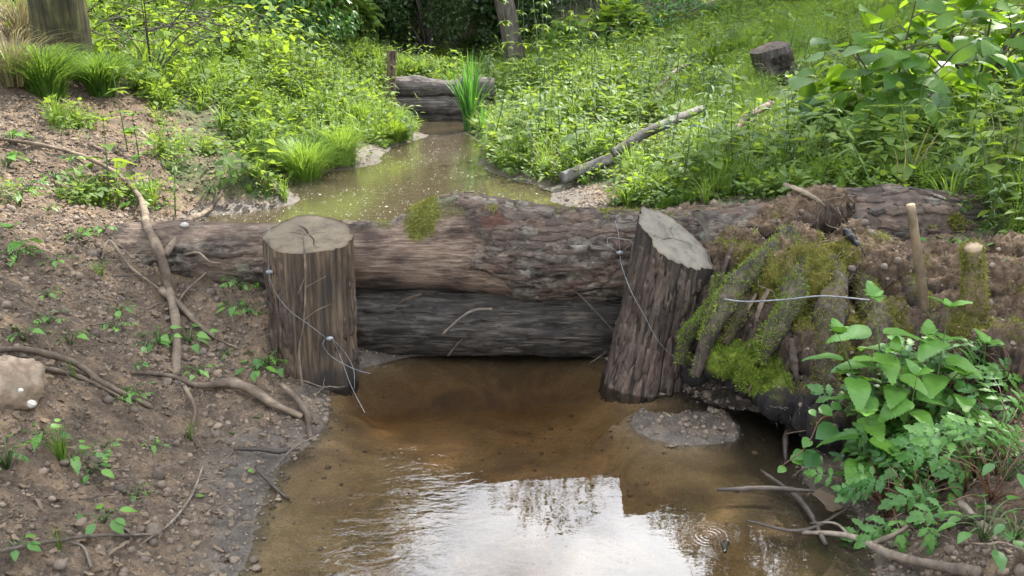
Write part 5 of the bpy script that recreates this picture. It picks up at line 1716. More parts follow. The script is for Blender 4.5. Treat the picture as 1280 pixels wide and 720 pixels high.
def placer(protos_, label, cat, group):
    used = [False] * len(protos_)
    def f(i, x, y, **kw):
        i %= len(protos_)
        o = protos_[i] if not used[i] else copy_tree(protos_[i])
        used[i] = True
        tagit(o, label, cat, group)
        return put(o, x, y, **kw)
    return f

LAND = [('the white studded rock', 15, 490), ('the forked branch', 190, 290), ('the foot of the left post', 370, 480), ('the arching root', 320, 510), ('the buried log end', 240, 320), ('the long grey stick', 100, 685),
        ('the mossy tree trunk', 80, 60), ('the big arching grass tuft', 376, 215), ('the far dam', 540, 120), ('the reeds', 590, 120), ('the grey log end', 725, 228), ('the broad leaved bush', 1090, 110), ('the dark shaded bush', 1220, 90),
        ('the broken stump end', 963, 90), ('the leaning tree trunk', 640, 70), ('the fallen log', 1120, 265), ('the tallest nettle', 1092, 400), ('the mossy stub', 1216, 380), ('the cut stick', 1140, 470), ('the bright shrub', 748, 30),
        ('the tan stick', 928, 188), ('the left water edge', 340, 600), ('the weathered corner branch', 1240, 660), ('the slanting post', 840, 270), ('the dark pole', 830, 195), ('the hazel sapling', 190, 60), ('the dark green shrub', 365, 40),
        ('the upper left corner', 0, 0), ('the left edge', 0, 300), ('the right edge', 1280, 200)]
def where(o):
    px, py = PX(np.array(o.location)); px, py = float(px), float(py)
    nm, lx, ly = min(LAND, key=lambda q: (q[1] - px) ** 2 + ((q[2] - py) * 1.4) ** 2)
    dx, dy = px - lx, py - ly
    d = math.hypot(dx, dy)
    w = 'close ' if d < 35 else ('' if d < 80 else 'well ')
    ang = math.degrees(math.atan2(-dy, dx)) % 360
    rel = ['right of', 'above and right of', 'above', 'above and left of', 'left of', 'below and left of', 'below', 'below and right of'][int((ang + 22.5) // 45) % 8]
    return w + rel + ' ' + nm
def autolabel(group, sizes, text):
    items = [o for o in COL.objects if o.get('group') == group and o.parent is None]
    sc_ = sorted(o.scale[0] for o in items)
    for o in items:
        r = sc_.index(o.scale[0]) / max(1, len(sc_) - 1)
        o['label'] = (sizes[min(len(sizes) - 1, int(r * len(sizes)))] + ' ' + text + ' ' + where(o)).strip()

# thicket of nettles on the right
nt = [build_tree('nettle', plan_nettle(.34 + .05 * k, 6, .085, lean=(.03 * k, .02)), M_nettle_far, M_stem, seg=5, nst=6) for k in range(3)]
place_n = placer(nt, 'leafy nettle in the sunlit thicket above the fallen log on the right', 'nettle', 'nettles in the right bank thicket')
TH = P2([(985, 150), (1050, 175), (1180, 130), (1278, 90), (1279, 230), (1050, 236), (960, 252), (880, 235), (930, 190)])
cnt = 0; tries = 0
while cnt < 74 and tries < 6000:
    tries += 1
    x_, y_ = U(1.0, 4.8), U(4.1, 7.2)
    if in_poly(np.array([x_]), np.array([y_]), TH)[0]:
        place_n(cnt, x_, y_, s=U(.75, 1.2), tilt=(U(-.15, .15), U(-.15, .15))); cnt += 1

# mid-distance weeds: leaves only a few pixels each, one foliage part
def bushy_weed(h, nodes, ll, shape, m=M_nettle_far):
    root = bpy.data.objects.new('weed', None); COL.objects.link(root)
    st, lv = plan_nettle(h, nodes, ll, lean=(U(-.05, .05), U(-.05, .05)), shape=shape)
    for q in range(2):
        a = U(0, 6.28); z0 = h * U(.3, .55)
        b_ = np.array([math.cos(a) * h * .22, math.sin(a) * h * .22, z0 + h * .3])
        st.append(([(0, 0, z0), tuple(b_ * np.array([.6, .6, .93])), tuple(b_)], .0014))
        for t in range(6):
            lv.append((shape, dirv(U(0, 6.28), U(-.2, .5)), (0, 0, 1), b_ - np.array([b_[0], b_[1], .2 * h]) * U(0, .7), ll * U(.4, .75), U(0, 1)))
    mb = MB()
    for C, r in st:
        V, Fs = tube(C, r, n=5, seg=4, caps=False); mb.add(V, Fs, .5)
    link('stem', mb.mesh('stem', M_stem), root)
    mb = MB()
    for (sh, d, n_, p, s, t) in lv: mb.add(place(sh[0], d, n_, p, s), sh[1], t)
    link('foliage', mb.mesh('foliage', m), root)
    return root
wd = [bushy_weed(.34, 10, .05, L_POINT), bushy_weed(.28, 8, .045, L_OVAL, M_yel), bushy_weed(.40, 12, .05, L_NARROW, M_pale), bushy_weed(.24, 7, .06, L_ROUND), bushy_weed(.36, 11, .045, L_POINT, M_pale)]
place_w = placer(wd, 'knee high leafy green weed standing on the right bank of the upper stream', 'weed', 'leafy weeds on the right bank')
cnt = tries = 0
while cnt < 230 and tries < 9000:
    tries += 1
    y_ = 4.6 + 9 * U(0, 1) ** 1.3; x_ = U(-1.2, .75 * y_)
    if dens(np.array([x_]), np.array([y_]))[0] > U(.2, .9) and in_poly(np.array([x_]), np.array([y_]), VEG_R)[0] and above_water(np.array([x_]), np.array([y_]), ground(x_, y_))[0]:
        if x_ < .9 and y_ < 6: sc_ = U(.5, .9)
        else: sc_ = U(.8, 1.6)
        place_w(cnt, x_, y_, s=sc_, tilt=(U(-.15, .15), U(-.15, .15))); cnt += 1
wd2 = [bushy_weed(.30, 7, .06, L_OVAL, M_nettle_far), bushy_weed(.26, 6, .055, L_POINT, M_yel), bushy_weed(.36, 8, .05, L_POINT)]
place_w2 = placer(wd2, 'leafy green weed standing on the left bank of the upper stream', 'weed', 'leafy weeds on the left bank')
cnt = tries = 0
while cnt < 120 and tries < 9000:
    tries += 1
    y_ = U(5, 14); x_ = U(-.75 * y_, -.8)
    if in_poly(np.array([x_]), np.array([y_]), VEG_L)[0] and above_water(np.array([x_]), np.array([y_]), ground(x_, y_))[0] and dens(np.array([x_]), np.array([y_]))[0] > U(.2, .8):
        place_w2(cnt, x_, y_, s=U(.8, 1.8) * (1.0 if y_ > 7 else .7), tilt=(U(-.15, .15), U(-.15, .15))); cnt += 1

# tall slender weeds
tl = []
for k in range(3):
    root = bpy.data.objects.new('tall_weed', None); COL.objects.link(root)
    h = .85 + .15 * k
    C = catmull([(0, 0, 0), (.02, .01, h * .5), (.05 * (k - 1), .02, h)], 10)
    V, Fs = tube(C, [.004, .0015], n=10, seg=5)
    link('stem', mkmesh('stem', V, Fs, M_stem, attrs={'tint': np.full(len(V), .6)}), root)
    mb = MB()
    for i in range(46):
        f = U(.12, 1); p = C[int(f * 9)]; s = .085 * (1.15 - f) + .02
        mb.add(place((L_POINT if k else L_NARROW)[0], dirv(U(0, 6.28), U(-.4, .4)), (0, 0, 1), p, s), (L_POINT if k else L_NARROW)[1], U(0, .8))
    link('foliage', mb.mesh('foliage', M_nettle_far), root)
    tl.append(root)
place_t = placer(tl, 'tall slender weed rising above the greenery beside the upper stream', 'weed', 'tall slender weeds beside the upper stream')
for i, (px, py) in enumerate([(690, 165), (700, 150), (683, 185), (676, 165), (712, 140), (660, 150), (735, 130), (760, 140), (650, 180), (720, 170), (640, 120), (672, 120),
                              (745, 160), (790, 120), (700, 120), (660, 130), (770, 110), (820, 110), (400, 150), (385, 130), (415, 140), (430, 120), (350, 160), (365, 110),
                              (445, 150), (460, 130), (395, 105), (330, 120), (425, 100), (410, 118), (470, 112), (372, 140), (160, 190), (455, 100), (440, 90)]):
    p = G(px, py); place_t(i, p[0], p[1], s=U(1.0, 1.5) * (.7 if px < 500 else 1), tilt=(U(-.08, .08), U(-.08, .08)))

_r = random.Random(12); _m = 0
while _m < 46:
    y_ = _r.uniform(5.2, 12.5); x_ = _r.uniform(-.55 * y_, .62 * y_)
    if dens(np.array([x_]), np.array([y_]))[0] > .5 and above_water(np.array([x_]), np.array([y_]), ground(x_, y_))[0]:
        place_t(_m, x_, y_, s=_r.uniform(.6, 1.15), tilt=(_r.uniform(-.12, .12), _r.uniform(-.12, .12))); _m += 1
# grass tufts one can point at
def tuft_thing(n, h, sp_, w, arch, mat, label, px, py, cat='grass tuft', s=1.0, mats2=None):
    o = link('grass_tuft', plan_tuft(n, h, sp_, w, arch).mesh('grass_tuft', mat))
    tagit(o, label, cat)
    p = G(px, py); o.location = (p[0], p[1], p[2] - .015); o.scale = (s, s, s)
    return o
tuft_thing(800, .70, .52, .007, .95, M_grass2, 'big arching grass tuft at the left edge of the upper pool', 384, 234)
tuft_thing(600, .62, .48, .007, .95, M_grass2, 'second grass tuft just upstream of the big arching tuft', 428, 204)
tuft_thing(300, .42, .40, .009, .9, M_yel, 'yellow green grass tuft leaning over the narrow water before the far dam', 493, 178)
tuft_thing(300, .42, .36, .009, .9, M_grass2, 'grass tuft leaning over the water left of the far dam', 478, 160)
tuft_thing(700, .62, .60, .008, 1.0, M_grass, 'dark shaggy grass tuft below the mossy tree trunk on the left', 128, 118)
tuft_thing(600, .7, .7, .008, 1.05, M_grass, 'shaggy grass tuft at the left edge under the mossy trunk', 60, 120)
tuft_thing(260, .75, .8, .007, 1.05, M_straw, 'dry straw coloured grass hanging down at the upper left edge', 20, 105)
tuft_thing(260, .8, .8, .007, 1.0, M_straw, 'pale dry grass tuft left of the mossy trunk at the top edge', 30, 50)
tuft_thing(500, .30, .22, .005, .9, M_grass, 'grass tuft on the right bank near the leaning pale pole', 893, 150)
tuft_thing(500, .40, .28, .006, .7, M_grass, 'upright grass tuft high on the right bank', 818, 105)
tuft_thing(600, .45, .35, .006, .8, M_yel, 'bright yellow green grass tuft on the crest of the right bank', 885, 85)
tuft_thing(600, .30, .30, .006, .8, M_yel, 'low bright grass tuft by the dark broken stump end', 945, 60)
tuft_thing(60, .16, .08, .003, .5, M_grass, 'small bright grass tuft on the lower left mud', 78, 576)
tuft_thing(14, .14, .06, .003, .5, M_grass, 'wispy grass blades on the mud under the arching root', 238, 550)
tuft_thing(10, .13, .03, .0035, .4, M_grass, 'few upright grass blades at the lower left edge', 75, 690)
tuft_thing(18, .12, .06, .003, .5, M_grass, 'tiny grass tuft among the roots by the white rock', 92, 474)
tuft_thing(40, .12, .09, .003, .7, M_grass, 'short grass tuft on the soil of the left bank', 125, 345)
# reeds in front of the far dam
def reeds(n, h, sp_, px, py, label):
    mb = plan_tuft(n, h, sp_, .028, .45)
    o = link('reed_clump', mb.mesh('reed_clump', M_reed)); tagit(o, label, 'reeds')
    p = G(px, py); o.location = (p[0], p[1], p[2] - .02)
reeds(90, 1.15, .42, 588, 163, 'upright clump of broad green reeds in front of the far dam')
reeds(16, .55, .14, 603, 176, 'smaller reed clump standing nearer than the far dam reeds')

# ---- hero nettles on the right
def hero_nettle(base, top, nodes, ll, label, Yb, Yt=None, start=.2):
    b_ = W(*base, Yb); t_ = W(*top, Yt or Yb)
    v = t_ - b_
    st, lv = plan_nettle(v[2], nodes, ll, lean=(v[0], v[1]), shape=L_NETTLE, start=start, el0=.05)
    o = build_tree('nettle', (st, lv), M_nettle, M_stem, seg=8, nst=16)
    o.location = b_
    for ch in o.children: pass
    tagit(o, label, 'nettle')
hero_nettle((1100, 600), (1092, 374), 9, .125, 'tallest nettle in front of the mossy stump, tip at the wire end', 2.52, 2.58)
hero_nettle((1150, 600), (1186, 385), 8, .115, 'nettle right of the thin stake with its tip below the mossy stub', 2.50, 2.56)
hero_nettle((1085, 600), (1048, 418), 7, .115, 'nettle leaning left over the pool side of the stump', 2.48, 2.45)
hero_nettle((1120, 620), (1146, 470), 7, .10, 'shorter nettle between the taller nettles, behind the cut stick', 2.42, 2.40)
hero_nettle((1215, 560), (1232, 430), 5, .10, 'nettle at the foot of the mossy stub on the right', 2.62, 2.62)
hero_nettle((1075, 620), (1080, 520), 4, .12, 'low nettle hanging just above the water under the stump', 2.36, 2.34)

hero_nettle((1165, 590), (1160, 420), 7, .105, 'nettle directly behind the cut stick, tip right of the thin stake foot', 2.56, 2.60)
hero_nettle((1125, 590), (1118, 440), 7, .10, 'middle nettle of the clump by the stump, half hidden by the tallest', 2.47, 2.50)
hero_nettle((1190, 600), (1205, 470), 6, .10, 'low nettle under the mossy stub among the cut leaved herbs', 2.42, 2.45)
# ---- cut-leaved herbs tumbling down to the water on the right
hp = [build_tree('herb', plan_herb(12, .16, .115, hgt=.13), M_herb, M_redstem, seg=5, nst=8) for _ in range(3)]
place_h = placer(hp, 'green herb with deeply cut leaves spilling to the water on the right', 'herb', 'cut leaved herbs below the nettles')
spots = [(1100, 550, 2.50), (1105, 590, 2.38), (1140, 560, 2.50), (1150, 615, 2.22), (1185, 585, 2.3), (1205, 625, 2.12), (1235, 560, 2.38), (1170, 520, 2.6), (1240, 610, 2.15), (1205, 500, 2.62), (1110, 640, 2.2), (1235, 645, 2.02), (1250, 500, 2.6), (1140, 640, 2.15), (1125, 560, 2.46), (1160, 590, 2.3), (1190, 555, 2.4), (1220, 590, 2.22), (1100, 620, 2.28), (1120, 510, 2.55), (1170, 490, 2.62)]
for i, (px, py, Y) in enumerate(spots):
    p = W(px, py, Y)
    o = place_h(i, p[0], p[1], s=U(.75, 1.1), tilt=(U(.25, .5), U(-.3, .2)), rz=U(0, 6.28))
    o.location = (p[0], p[1], max(p[2] - .03, gz(p[0], p[1]) - .01))
    o.rotation_euler = Euler((U(.3, .7), U(-.3, .2), 0)).to_matrix().to_4x4().to_euler()
fill = [build_tree('herb', plan_herb(8, .10, .055, shape=L_OVAL, hgt=.08), M_herb, M_stem, seg=4, nst=5) for _ in range(2)]
place_f = placer(fill, 'small leaved green plant in the undergrowth at the lower right', 'plant', 'undergrowth at the lower right')
for i, (px, py, Y) in enumerate([(1100, 560, 2.6), (1130, 590, 2.45), (1160, 560, 2.58), (1190, 540, 2.6), (1220, 600, 2.3), (1250, 640, 2.05), (1215, 665, 1.95), (1265, 690, 1.82), (1225, 690, 1.85), (1265, 540, 2.45), (1170, 620, 2.25), (1250, 580, 2.3), (1120, 620, 2.32), (1265, 320, 3.3), (1180, 320, 3.5), (1270, 345, 3.2), (1090, 580, 2.5)]):
    p = W(px, py, Y)
    o = place_f(i, p[0], p[1], s=U(.7, 1.2)); o.location = (p[0], p[1], max(p[2] - .02, gz(p[0], p[1]) - .01))
# trailing sprig with rounded leaves over the dark water
C = catmull([W(1040, 520, 2.55), W(1025, 525, 2.5), W(1008, 558, 2.45), W(978, 582, 2.42)], 14) ; c0 = C[0].copy()
lv = []
for i, (px, py, s) in enumerate([(1046, 534, .085), (1022, 565, .08), (1012, 548, .045), (1005, 565, .05), (988, 570, .05), (982, 584, .035), (1024, 508, .05), (1038, 505, .04), (1012, 512, .03)]):
    p = W(px, py, 2.47) - c0
    lv.append((L_ROUND, np.array([U(-1, 1), -.5, -.1]), (U(-.2, .2), -.6, 1), p, s, .7 if i > 1 else .1))
o = build_tree('sprig', ([(C - c0, [.003, .002])], lv), M_herb, M_redstem); o.location = c0; tagit(o, 'trailing sprig with rounded leaves hanging over the dark water', 'sprig')

# ---- seedlings on the left bank
se = [build_tree('seedling', plan_herb(7, .05, .045, shape=L_OVAL, hgt=.05), M_nettle, M_stem, seg=4, nst=5),
      build_tree('seedling', plan_herb(10, .07, .05, shape=L_POINT, hgt=.05), M_nettle, M_stem, seg=4, nst=5),
      build_tree('seedling', plan_herb(9, .06, .04, shape=L_LOBED, hgt=.05), M_nettle, M_stem, seg=4, nst=5)]
place_s = placer(se, 'small green seedling growing in the bare soil of the left bank', 'seedling', 'seedlings on the left bank')
for i, (px, py, s) in enumerate([(186, 440, 1.2), (200, 432, 1.1), (335, 462, 1.3), (320, 466, 1.1), (348, 458, 1.0), (300, 362, 1.2), (318, 352, 1.0), (292, 392, .9), (310, 395, .9), (130, 655, 1.0), (155, 503, .8), (168, 500, .8),
                                 (115, 592, .9), (90, 580, .9), (60, 405, .9), (58, 372, .9), (88, 430, .9), (145, 415, 1.0), (150, 392, .9), (236, 430, 1.3), (10, 585, 1.2), (25, 500, .6), (52, 550, .7), (130, 560, .7), (125, 575, .6), (190, 560, .6),
                                 (170, 625, .8), (20, 690, .8), (30, 430, .9), (20, 330, 1.2), (70, 330, .9), (100, 300, .8), (35, 240, 1.3), (70, 225, 1.2), (10, 210, 1.3), (110, 240, .9), (90, 200, .9), (130, 250, .9), (185, 240, 1.1), (200, 262, 1.1),
                                 (170, 260, 1.0), (235, 285, .8), (60, 265, .8), (130, 290, .6), (262, 240, 1), (225, 300, .6), (15, 180, 1.3), (25, 260, 1.3), (170, 460, .7), (250, 470, .7), (283, 445, .7), (365, 455, .8)]):
    p = G(px, py); place_s(i, p[0], p[1], s=s * U(.85, 1.15))
o = build_tree('young_nettle', plan_nettle(.20, 4, .065, lean=(.03, -.02), shape=L_NETTLE), M_nettle, M_stem); tagit(o, 'dark leaved young nettle standing on the left bank near the top of the forked branch', 'nettle'); p = G(175, 205); put(o, p[0], p[1], s=1.5)
o = build_tree('young_nettle', plan_nettle(.13, 3, .075, lean=(.05, -.02), shape=L_NETTLE), M_nettle, M_stem); tagit(o, 'young nettle leaning out of the soil at the left edge', 'nettle'); p = G(38, 320); put(o, p[0], p[1])

# ================================================================== BUSHES
def bush(name, px, py, Y, rad, nleaf, ll, mleaf, shape, label, cat='bush', as_parts=True, nstem=9, hz=.9, seed=0, zc=None):
    rs = random.Random(seed)
    root = bpy.data.objects.new(name, None); COL.objects.link(root)
    b0 = G(px, py) if Y is None else W(px, py, Y)
    root.location = [float(c) for c in (b0[0], b0[1], gz(b0[0], b0[1]) - .03)]
    rx, ry, rz = rad
    cz = zc if zc is not None else rz * hz
    tips = []
    mbs = MB()
    for i in range(nstem):
        az = i * 2.4 + rs.uniform(-.3, .3); q = rs.uniform(.35, .85)
        e = np.array([math.cos(az) * rx * q, math.sin(az) * ry * q, cz + rz * rs.uniform(-.2, .8)])
        C = catmull([(0, 0, 0), tuple(e * np.array([.3, .3, .55])), tuple(e)], 10)
        V, Fs = tube(C, [.018 * rz + .003, .003], n=10, seg=5); mbs.add(V, Fs, .5)
        tips.append(C)
        for j in range(3):
            p0 = C[rs.randrange(4, 9)]; a2 = rs.uniform(0, 6.28)
            e2 = p0 + np.array([math.cos(a2) * rx * .35, math.sin(a2) * ry * .35, rz * rs.uniform(-.05, .35)])
            C2 = catmull([tuple(p0), tuple((p0 + e2) / 2 + np.array([0, 0, .03])), tuple(e2)], 7)
            V, Fs = tube(C2, [.006, .002], n=7, seg=4, caps=False); mbs.add(V, Fs, .5); tips.append(C2)
    link('branches', mbs.mesh('branches', M_bark), root)
    mb = MB(); made = 0
    clumps = [np.array([rs.gauss(0, 1), rs.gauss(0, 1), rs.gauss(0, 1)]) for _ in range(16)]
    clumps = [c / np.linalg.norm(c) * np.array([rx, ry, rz]) * rs.uniform(.55, .95) for c in clumps]
    for i in range(nleaf):
        c = clumps[rs.randrange(len(clumps))]
        p = c + np.array([rs.gauss(0, .22) * rx, rs.gauss(0, .22) * ry, rs.gauss(0, .22) * rz])
        if (p / np.array([rx, ry, rz])).dot(p / np.array([rx, ry, rz])) > 1.35: p *= .8
        out = p / np.array([rx, ry, rz]); out /= np.linalg.norm(out) + 1e-6
        p = p + np.array([0, 0, cz])
        if p[2] < .05: p[2] = .05 + rs.random() * .2
        d = out + np.array([rs.gauss(0, .5), rs.gauss(0, .5), rs.gauss(0, .3) - .35])
        n_ = np.array([rs.gauss(0, .35), rs.gauss(0, .35) - .15, 1.0]) + out * .35
        s = ll * rs.uniform(.6, 1.15); t = rs.random() * .75 + .25 * (out[2] > .3)
        if as_parts:
            M3 = Matrix(frame(d, n_).tolist())
            link('leaf', leaf_mesh(shape, mleaf, t), root, loc=p, rot=M3.to_euler(), scl=s)
        else:
            mb.add(place(shape[0], d, n_, p, s), shape[1], t)
    if not as_parts: link('foliage', mb.mesh('foliage', mleaf), root)
    tagit(root, label, cat)
    return root
L_BROAD = leaf_strip([(0, 0), (.04, .20), (.22, .42), (.48, .44), (.72, .30), (.88, .14), (1, 0)], fold=.12, curl=.28)
bush('broadleaf_bush', 1110, 165, 5.3, (.52, .42, .52), 290, .165, M_bush, L_BROAD, 'broad leaved bush with glossy lime and dark green leaves, upper right', seed=3, nstem=8, zc=.52)
bush('broadleaf_bush', 1215, 150, 6.1, (.75, .5, .62), 290, .16, M_bush, L_BROAD, 'dark shaded bush behind and right of the broad leaved lime bush', seed=5, nstem=9, zc=.60)
bush('shrub', 748, 60, 13.5, (.75, .6, .50), 1500, .15, M_yel, L_BROAD, 'rounded bright green shrub at the top centre right', as_parts=False, seed=7, zc=.45)
bush('shrub', 365, 55, 11.5, (.85, .6, .48), 2200, .10, M_herb, L_POINT, 'dark green nettle like shrub at the top left of centre', as_parts=False, seed=8, zc=.42)
bush('shrub', 425, 60, 13.0, (.55, .5, .55), 900, .13, M_nettle_far, L_BROAD, 'light green leafy shrub right of the dark green shrub at the top', as_parts=False, seed=9, zc=.5)
bush('shrub', 835, 45, 15.0, (1.0, .8, .40), 1300, .10, M_herb, L_OVAL, 'dull low shrub right of the rounded bright shrub', as_parts=False, seed=12, zc=.3)
bush('hazel_sapling', 190, 92, 7.4, (1.25, .6, .42), 290, .075, M_yel, L_ROUND, 'sunlit yellow green hazel sapling beside the mossy trunk', cat='sapling', seed=10, nstem=11, zc=.52)
bush('hazel_sapling', 280, 75, 9.0, (1.1, .6, .35), 290, .075, M_yel, L_ROUND, 'low yellow green sapling right of the sunlit hazel', cat='sapling', seed=11, nstem=9, zc=.36)

# ================================================================== TREES
def crown_mesh(name, lobes, nleaf, ll, mat, seed, shape=None, thin=0.0):
    rs = np.random.default_rng(seed)
    w = np.array([l[1][0] * l[1][1] * l[1][2] for l in lobes]); w = w / w.sum()
    k = rs.choice(len(lobes), nleaf, p=w)
    C = np.array([l[0] for l in lobes])[k]; Rr = np.array([l[1] for l in lobes])[k]
    u = rs.normal(0, 1, (nleaf, 3)); u /= np.linalg.norm(u, axis=1)[:, None]
    r = rs.random(nleaf) ** (1 / 2.2)
    P = C + u * Rr * r[:, None]
    nz = fbm(P * 1.1 + seed, 3, seed)
    keep = nz > (-.12 + thin)
    P, u = P[keep], u[keep]; n = len(P)
    D = u + rs.normal(0, .7, (n, 3)); D[:, 2] -= .3; D /= np.linalg.norm(D, axis=1)[:, None]
    Nn = rs.normal(0, .5, (n, 3)); Nn[:, 2] += 1
    S = np.cross(Nn, D); S /= np.linalg.norm(S, axis=1)[:, None]
    l = ll * rs.uniform(.6, 1.2, n)[:, None]
    V = np.stack([P, P + D * l * .45 + S * l * .3, P + D * l, P + D * l * .45 - S * l * .3], 1).reshape(-1, 3)
    F1 = np.arange(n)[:, None] * 4 + np.array([[0, 1, 2, 3]])
    return mkmesh(name, V, F1, mat, attrs={'tint': np.repeat(rs.random(n), 4)}, smooth=False)

def tree_proto(h, r0, lobes, nleaf, ll, seed, bark=M_bark, leafm=M_wood_leaf, lean=(0, 0), thin=0.0, name='tree'):
    rs = random.Random(seed)
    root = bpy.data.objects.new(name, None); COL.objects.link(root)
    mb = MB()
    C = catmull([(0, 0, -.3), (lean[0] * .15, lean[1] * .15, h * .25), (lean[0] * .6, lean[1] * .6, h * .6), (lean[0], lean[1], h * .93)], 26)
    V, Fs = tube(C, [r0 * 1.35, r0, r0 * .8, r0 * .55, r0 * .15], n=30, seg=16, rough=.18, seed=seed)
    mb.add(V, Fs, .5)
    for (c, rr) in lobes:
        z = max(h * .2, c[2] - rr[2] * .9 - h * .08)
        i = min(24, int(z / (h * .93) * 25)); p0 = C[i]
        for q in range(3):
            e = np.array(c) + np.array([rs.uniform(-.7, .7) * rr[0], rs.uniform(-.7, .7) * rr[1], rs.uniform(-.4, .7) * rr[2]])
            m_ = (p0 + e) / 2 + np.array([0, 0, .25])
            V, Fs = tube([p0, m_, e], [r0 * .33, r0 * .2, r0 * .04], n=10, seg=6, caps=False); mb.add(V, Fs, .5)
    link('trunk', mb.mesh('trunk', bark), root)
    link('crown', crown_mesh('crown', lobes, nleaf, ll, leafm, seed, thin=thin), root)
    return root
def lobes_for(h, rc, seed, n=9, low=.35):
    rs = random.Random(seed); out = []
    for i in range(n):
        f = low + (1 - low) * (i + .5) / n
        rr = rc * (math.sin(math.pi * (.12 + .80 * (f - low) / (1 - low))) * .45 + .22)
        a = i * 2.4 + rs.uniform(-.4, .4); o_ = rc * .5 * (1.05 - (f - low) / (1 - low)) + .1
        out.append(((math.cos(a) * o_, math.sin(a) * o_, f * h), (rr, rr, rr * .75)))
    return out
T1 = tree_proto(13, .20, lobes_for(13, 3.0, 1), 26000, .17, 201)
T2 = tree_proto(12, .17, lobes_for(12, 2.5, 2, n=10, low=.28), 24000, .16, 202)
T3 = tree_proto(13, .13, lobes_for(13, 2.0, 3, n=10, low=.3), 9000, .15, 203, leafm=M_willow, thin=.05, name='birch_tree')
def ztree(proto, used, x, y, s, label, group, rz=0.0):
    o = proto if not used else copy_tree(proto)
    o.location = (x, y, gz(x, y)); o.rotation_euler = (0, 0, rz); o.scale = (s, s, s)
    tagit(o, label, 'tree', group)
    return o
LBL = 'tall shady woodland tree in the dark wood beyond the far dam, or added unseen behind the camera'
GRP = 'woodland trees beyond the far dam'
for i, (tp, x, y, s) in enumerate([(0, -.6, 21.5, .60), (1, 1.5, 20.5, .64), (1, 3.9, 18.5, .68), (1, 6.6, 19.5, 1.05), (0, 9.5, 17, 1.1), (1, -8.5, 17.5, 1.12), (0, -7.4, 20.5, 1.05), (1, -11.5, 14, 1.05), (0, 13, 16, 1.0),
                                   (1, -2.6, 24, .76), (0, 1.4, 26, .78), (1, 6, 26, 1.05), (0, -6.5, 26, 1.1), (1, 11, 23, 1.1), (0, -12, 22, 1.1), (1, 16, 11, 1.0), (0, -10, 8.5, .85), (1, -3.6, -4.5, .8), (0, 3.8, -5.5, .85), (0, -.2, -9, .9), (1, -7, .5, .8), (1, 7.5, -.5, .75)]):  # trees behind the camera are unseen, added to block sky light
    ztree((T1, T2)[tp], i > 1, x, y, s, LBL, GRP, rz=i * 1.3)
for i, (x, y, s) in enumerate([(-3.6, 18.5, .84), (-2.0, 20.0, .62)]):
    ztree(T3, i > 0, x, y, s, 'thin leaved tree showing pale foliage against the wood beyond the far dam', 'thin leaved trees beyond the far dam', rz=i * 2)
# the tree whose boughs hang over the near dam, standing on the right bank
Tn = tree_proto(11.5, .24, [((-3.6, .8, 6.6), (1.5, 1.5, 1.1)), ((-2.4, 1.6, 7.8), (1.6, 1.7, 1.2)), ((-1.0, 2.0, 6.2), (1.3, 1.6, 1.3)), ((-2.8, .2, 9.0), (1.8, 1.7, 1.0)), ((-.5, .6, 9.6), (1.9, 1.8, 1.2)), ((1.2, .4, 8.2), (1.6, 1.6, 1.3)),
                            ((-1.6, 3.0, 9.2), (1.6, 1.4, 1.1)), ((-4.2, 1.8, 8.6), (1.4, 1.3, .9)), ((-3.4, -1.2, 8.4), (1.5, 1.4, 1.0)), ((.4, 1.9, 4.8), (.9, 1.0, .8))], 52000, .13, 210, lean=(-.8, .3), name='overhanging_tree')
Tn.location = (5.7, 5.9, gz(5.7, 5.9)); tagit(Tn, 'tree on the right bank leaning its boughs over the near dam', 'tree')

# trunks one can see
def trunk_tree(px, py, Y, top, h, r0, label, bark=M_bark, crown_n=9000, seed=0, leafm=M_wood_leaf):
    b0 = G(px, py) if Y is None else W(px, py, Y)
    b0 = np.array([b0[0], b0[1], gz(b0[0], b0[1])])
    t_ = W(top[0], top[1], b0[1]); v = (t_ - b0); lean = (v[0] / max(v[2], .3) * h * .93 * .8, 0)
    o = tree_proto(h, r0, [((lean[0] * .8 + .8 * math.cos(k * 2.1), .8 * math.sin(k * 2.1), h * (.60 + .05 * k)), (1.6, 1.6, 1.1)) for k in range(6)], crown_n, .16, seed, bark=bark, lean=lean, leafm=leafm)
    o.location = [float(c) for c in b0]; tagit(o, label, 'tree')
    return o
trunk_tree(652, 92, 14.0, (594, 0), 7.0, .15, 'leaning furrowed tree trunk behind the right end of the far dam', seed=221)
trunk_tree(78, 82, 6.6, (78, 0), 7.5, .165, 'thick mossy tree trunk at the top left edge', bark=M_mossbark, seed=222)
trunk_tree(486, 72, 16.5, (497, 0), 6, .06, 'thin dark trunk left of centre in front of the wood', seed=223)
trunk_tree(432, 45, 16.0, (437, 0), 6.5, .09, 'straight slim trunk at the top above the left bank', seed=224)
trunk_tree(446, 52, 17.0, (452, 0), 6.3, .07, 'slim trunk beside the straight slim trunk at the top', seed=225)
trunk_tree(695, 60, 19.0, (697, 0), 9, .11, 'shaded trunk behind the tall weeds at the top', seed=226)
trunk_tree(524, 55, 22.0, (520, 0), 8, .08, 'dim trunk deep in the wood above the far dam', seed=227)

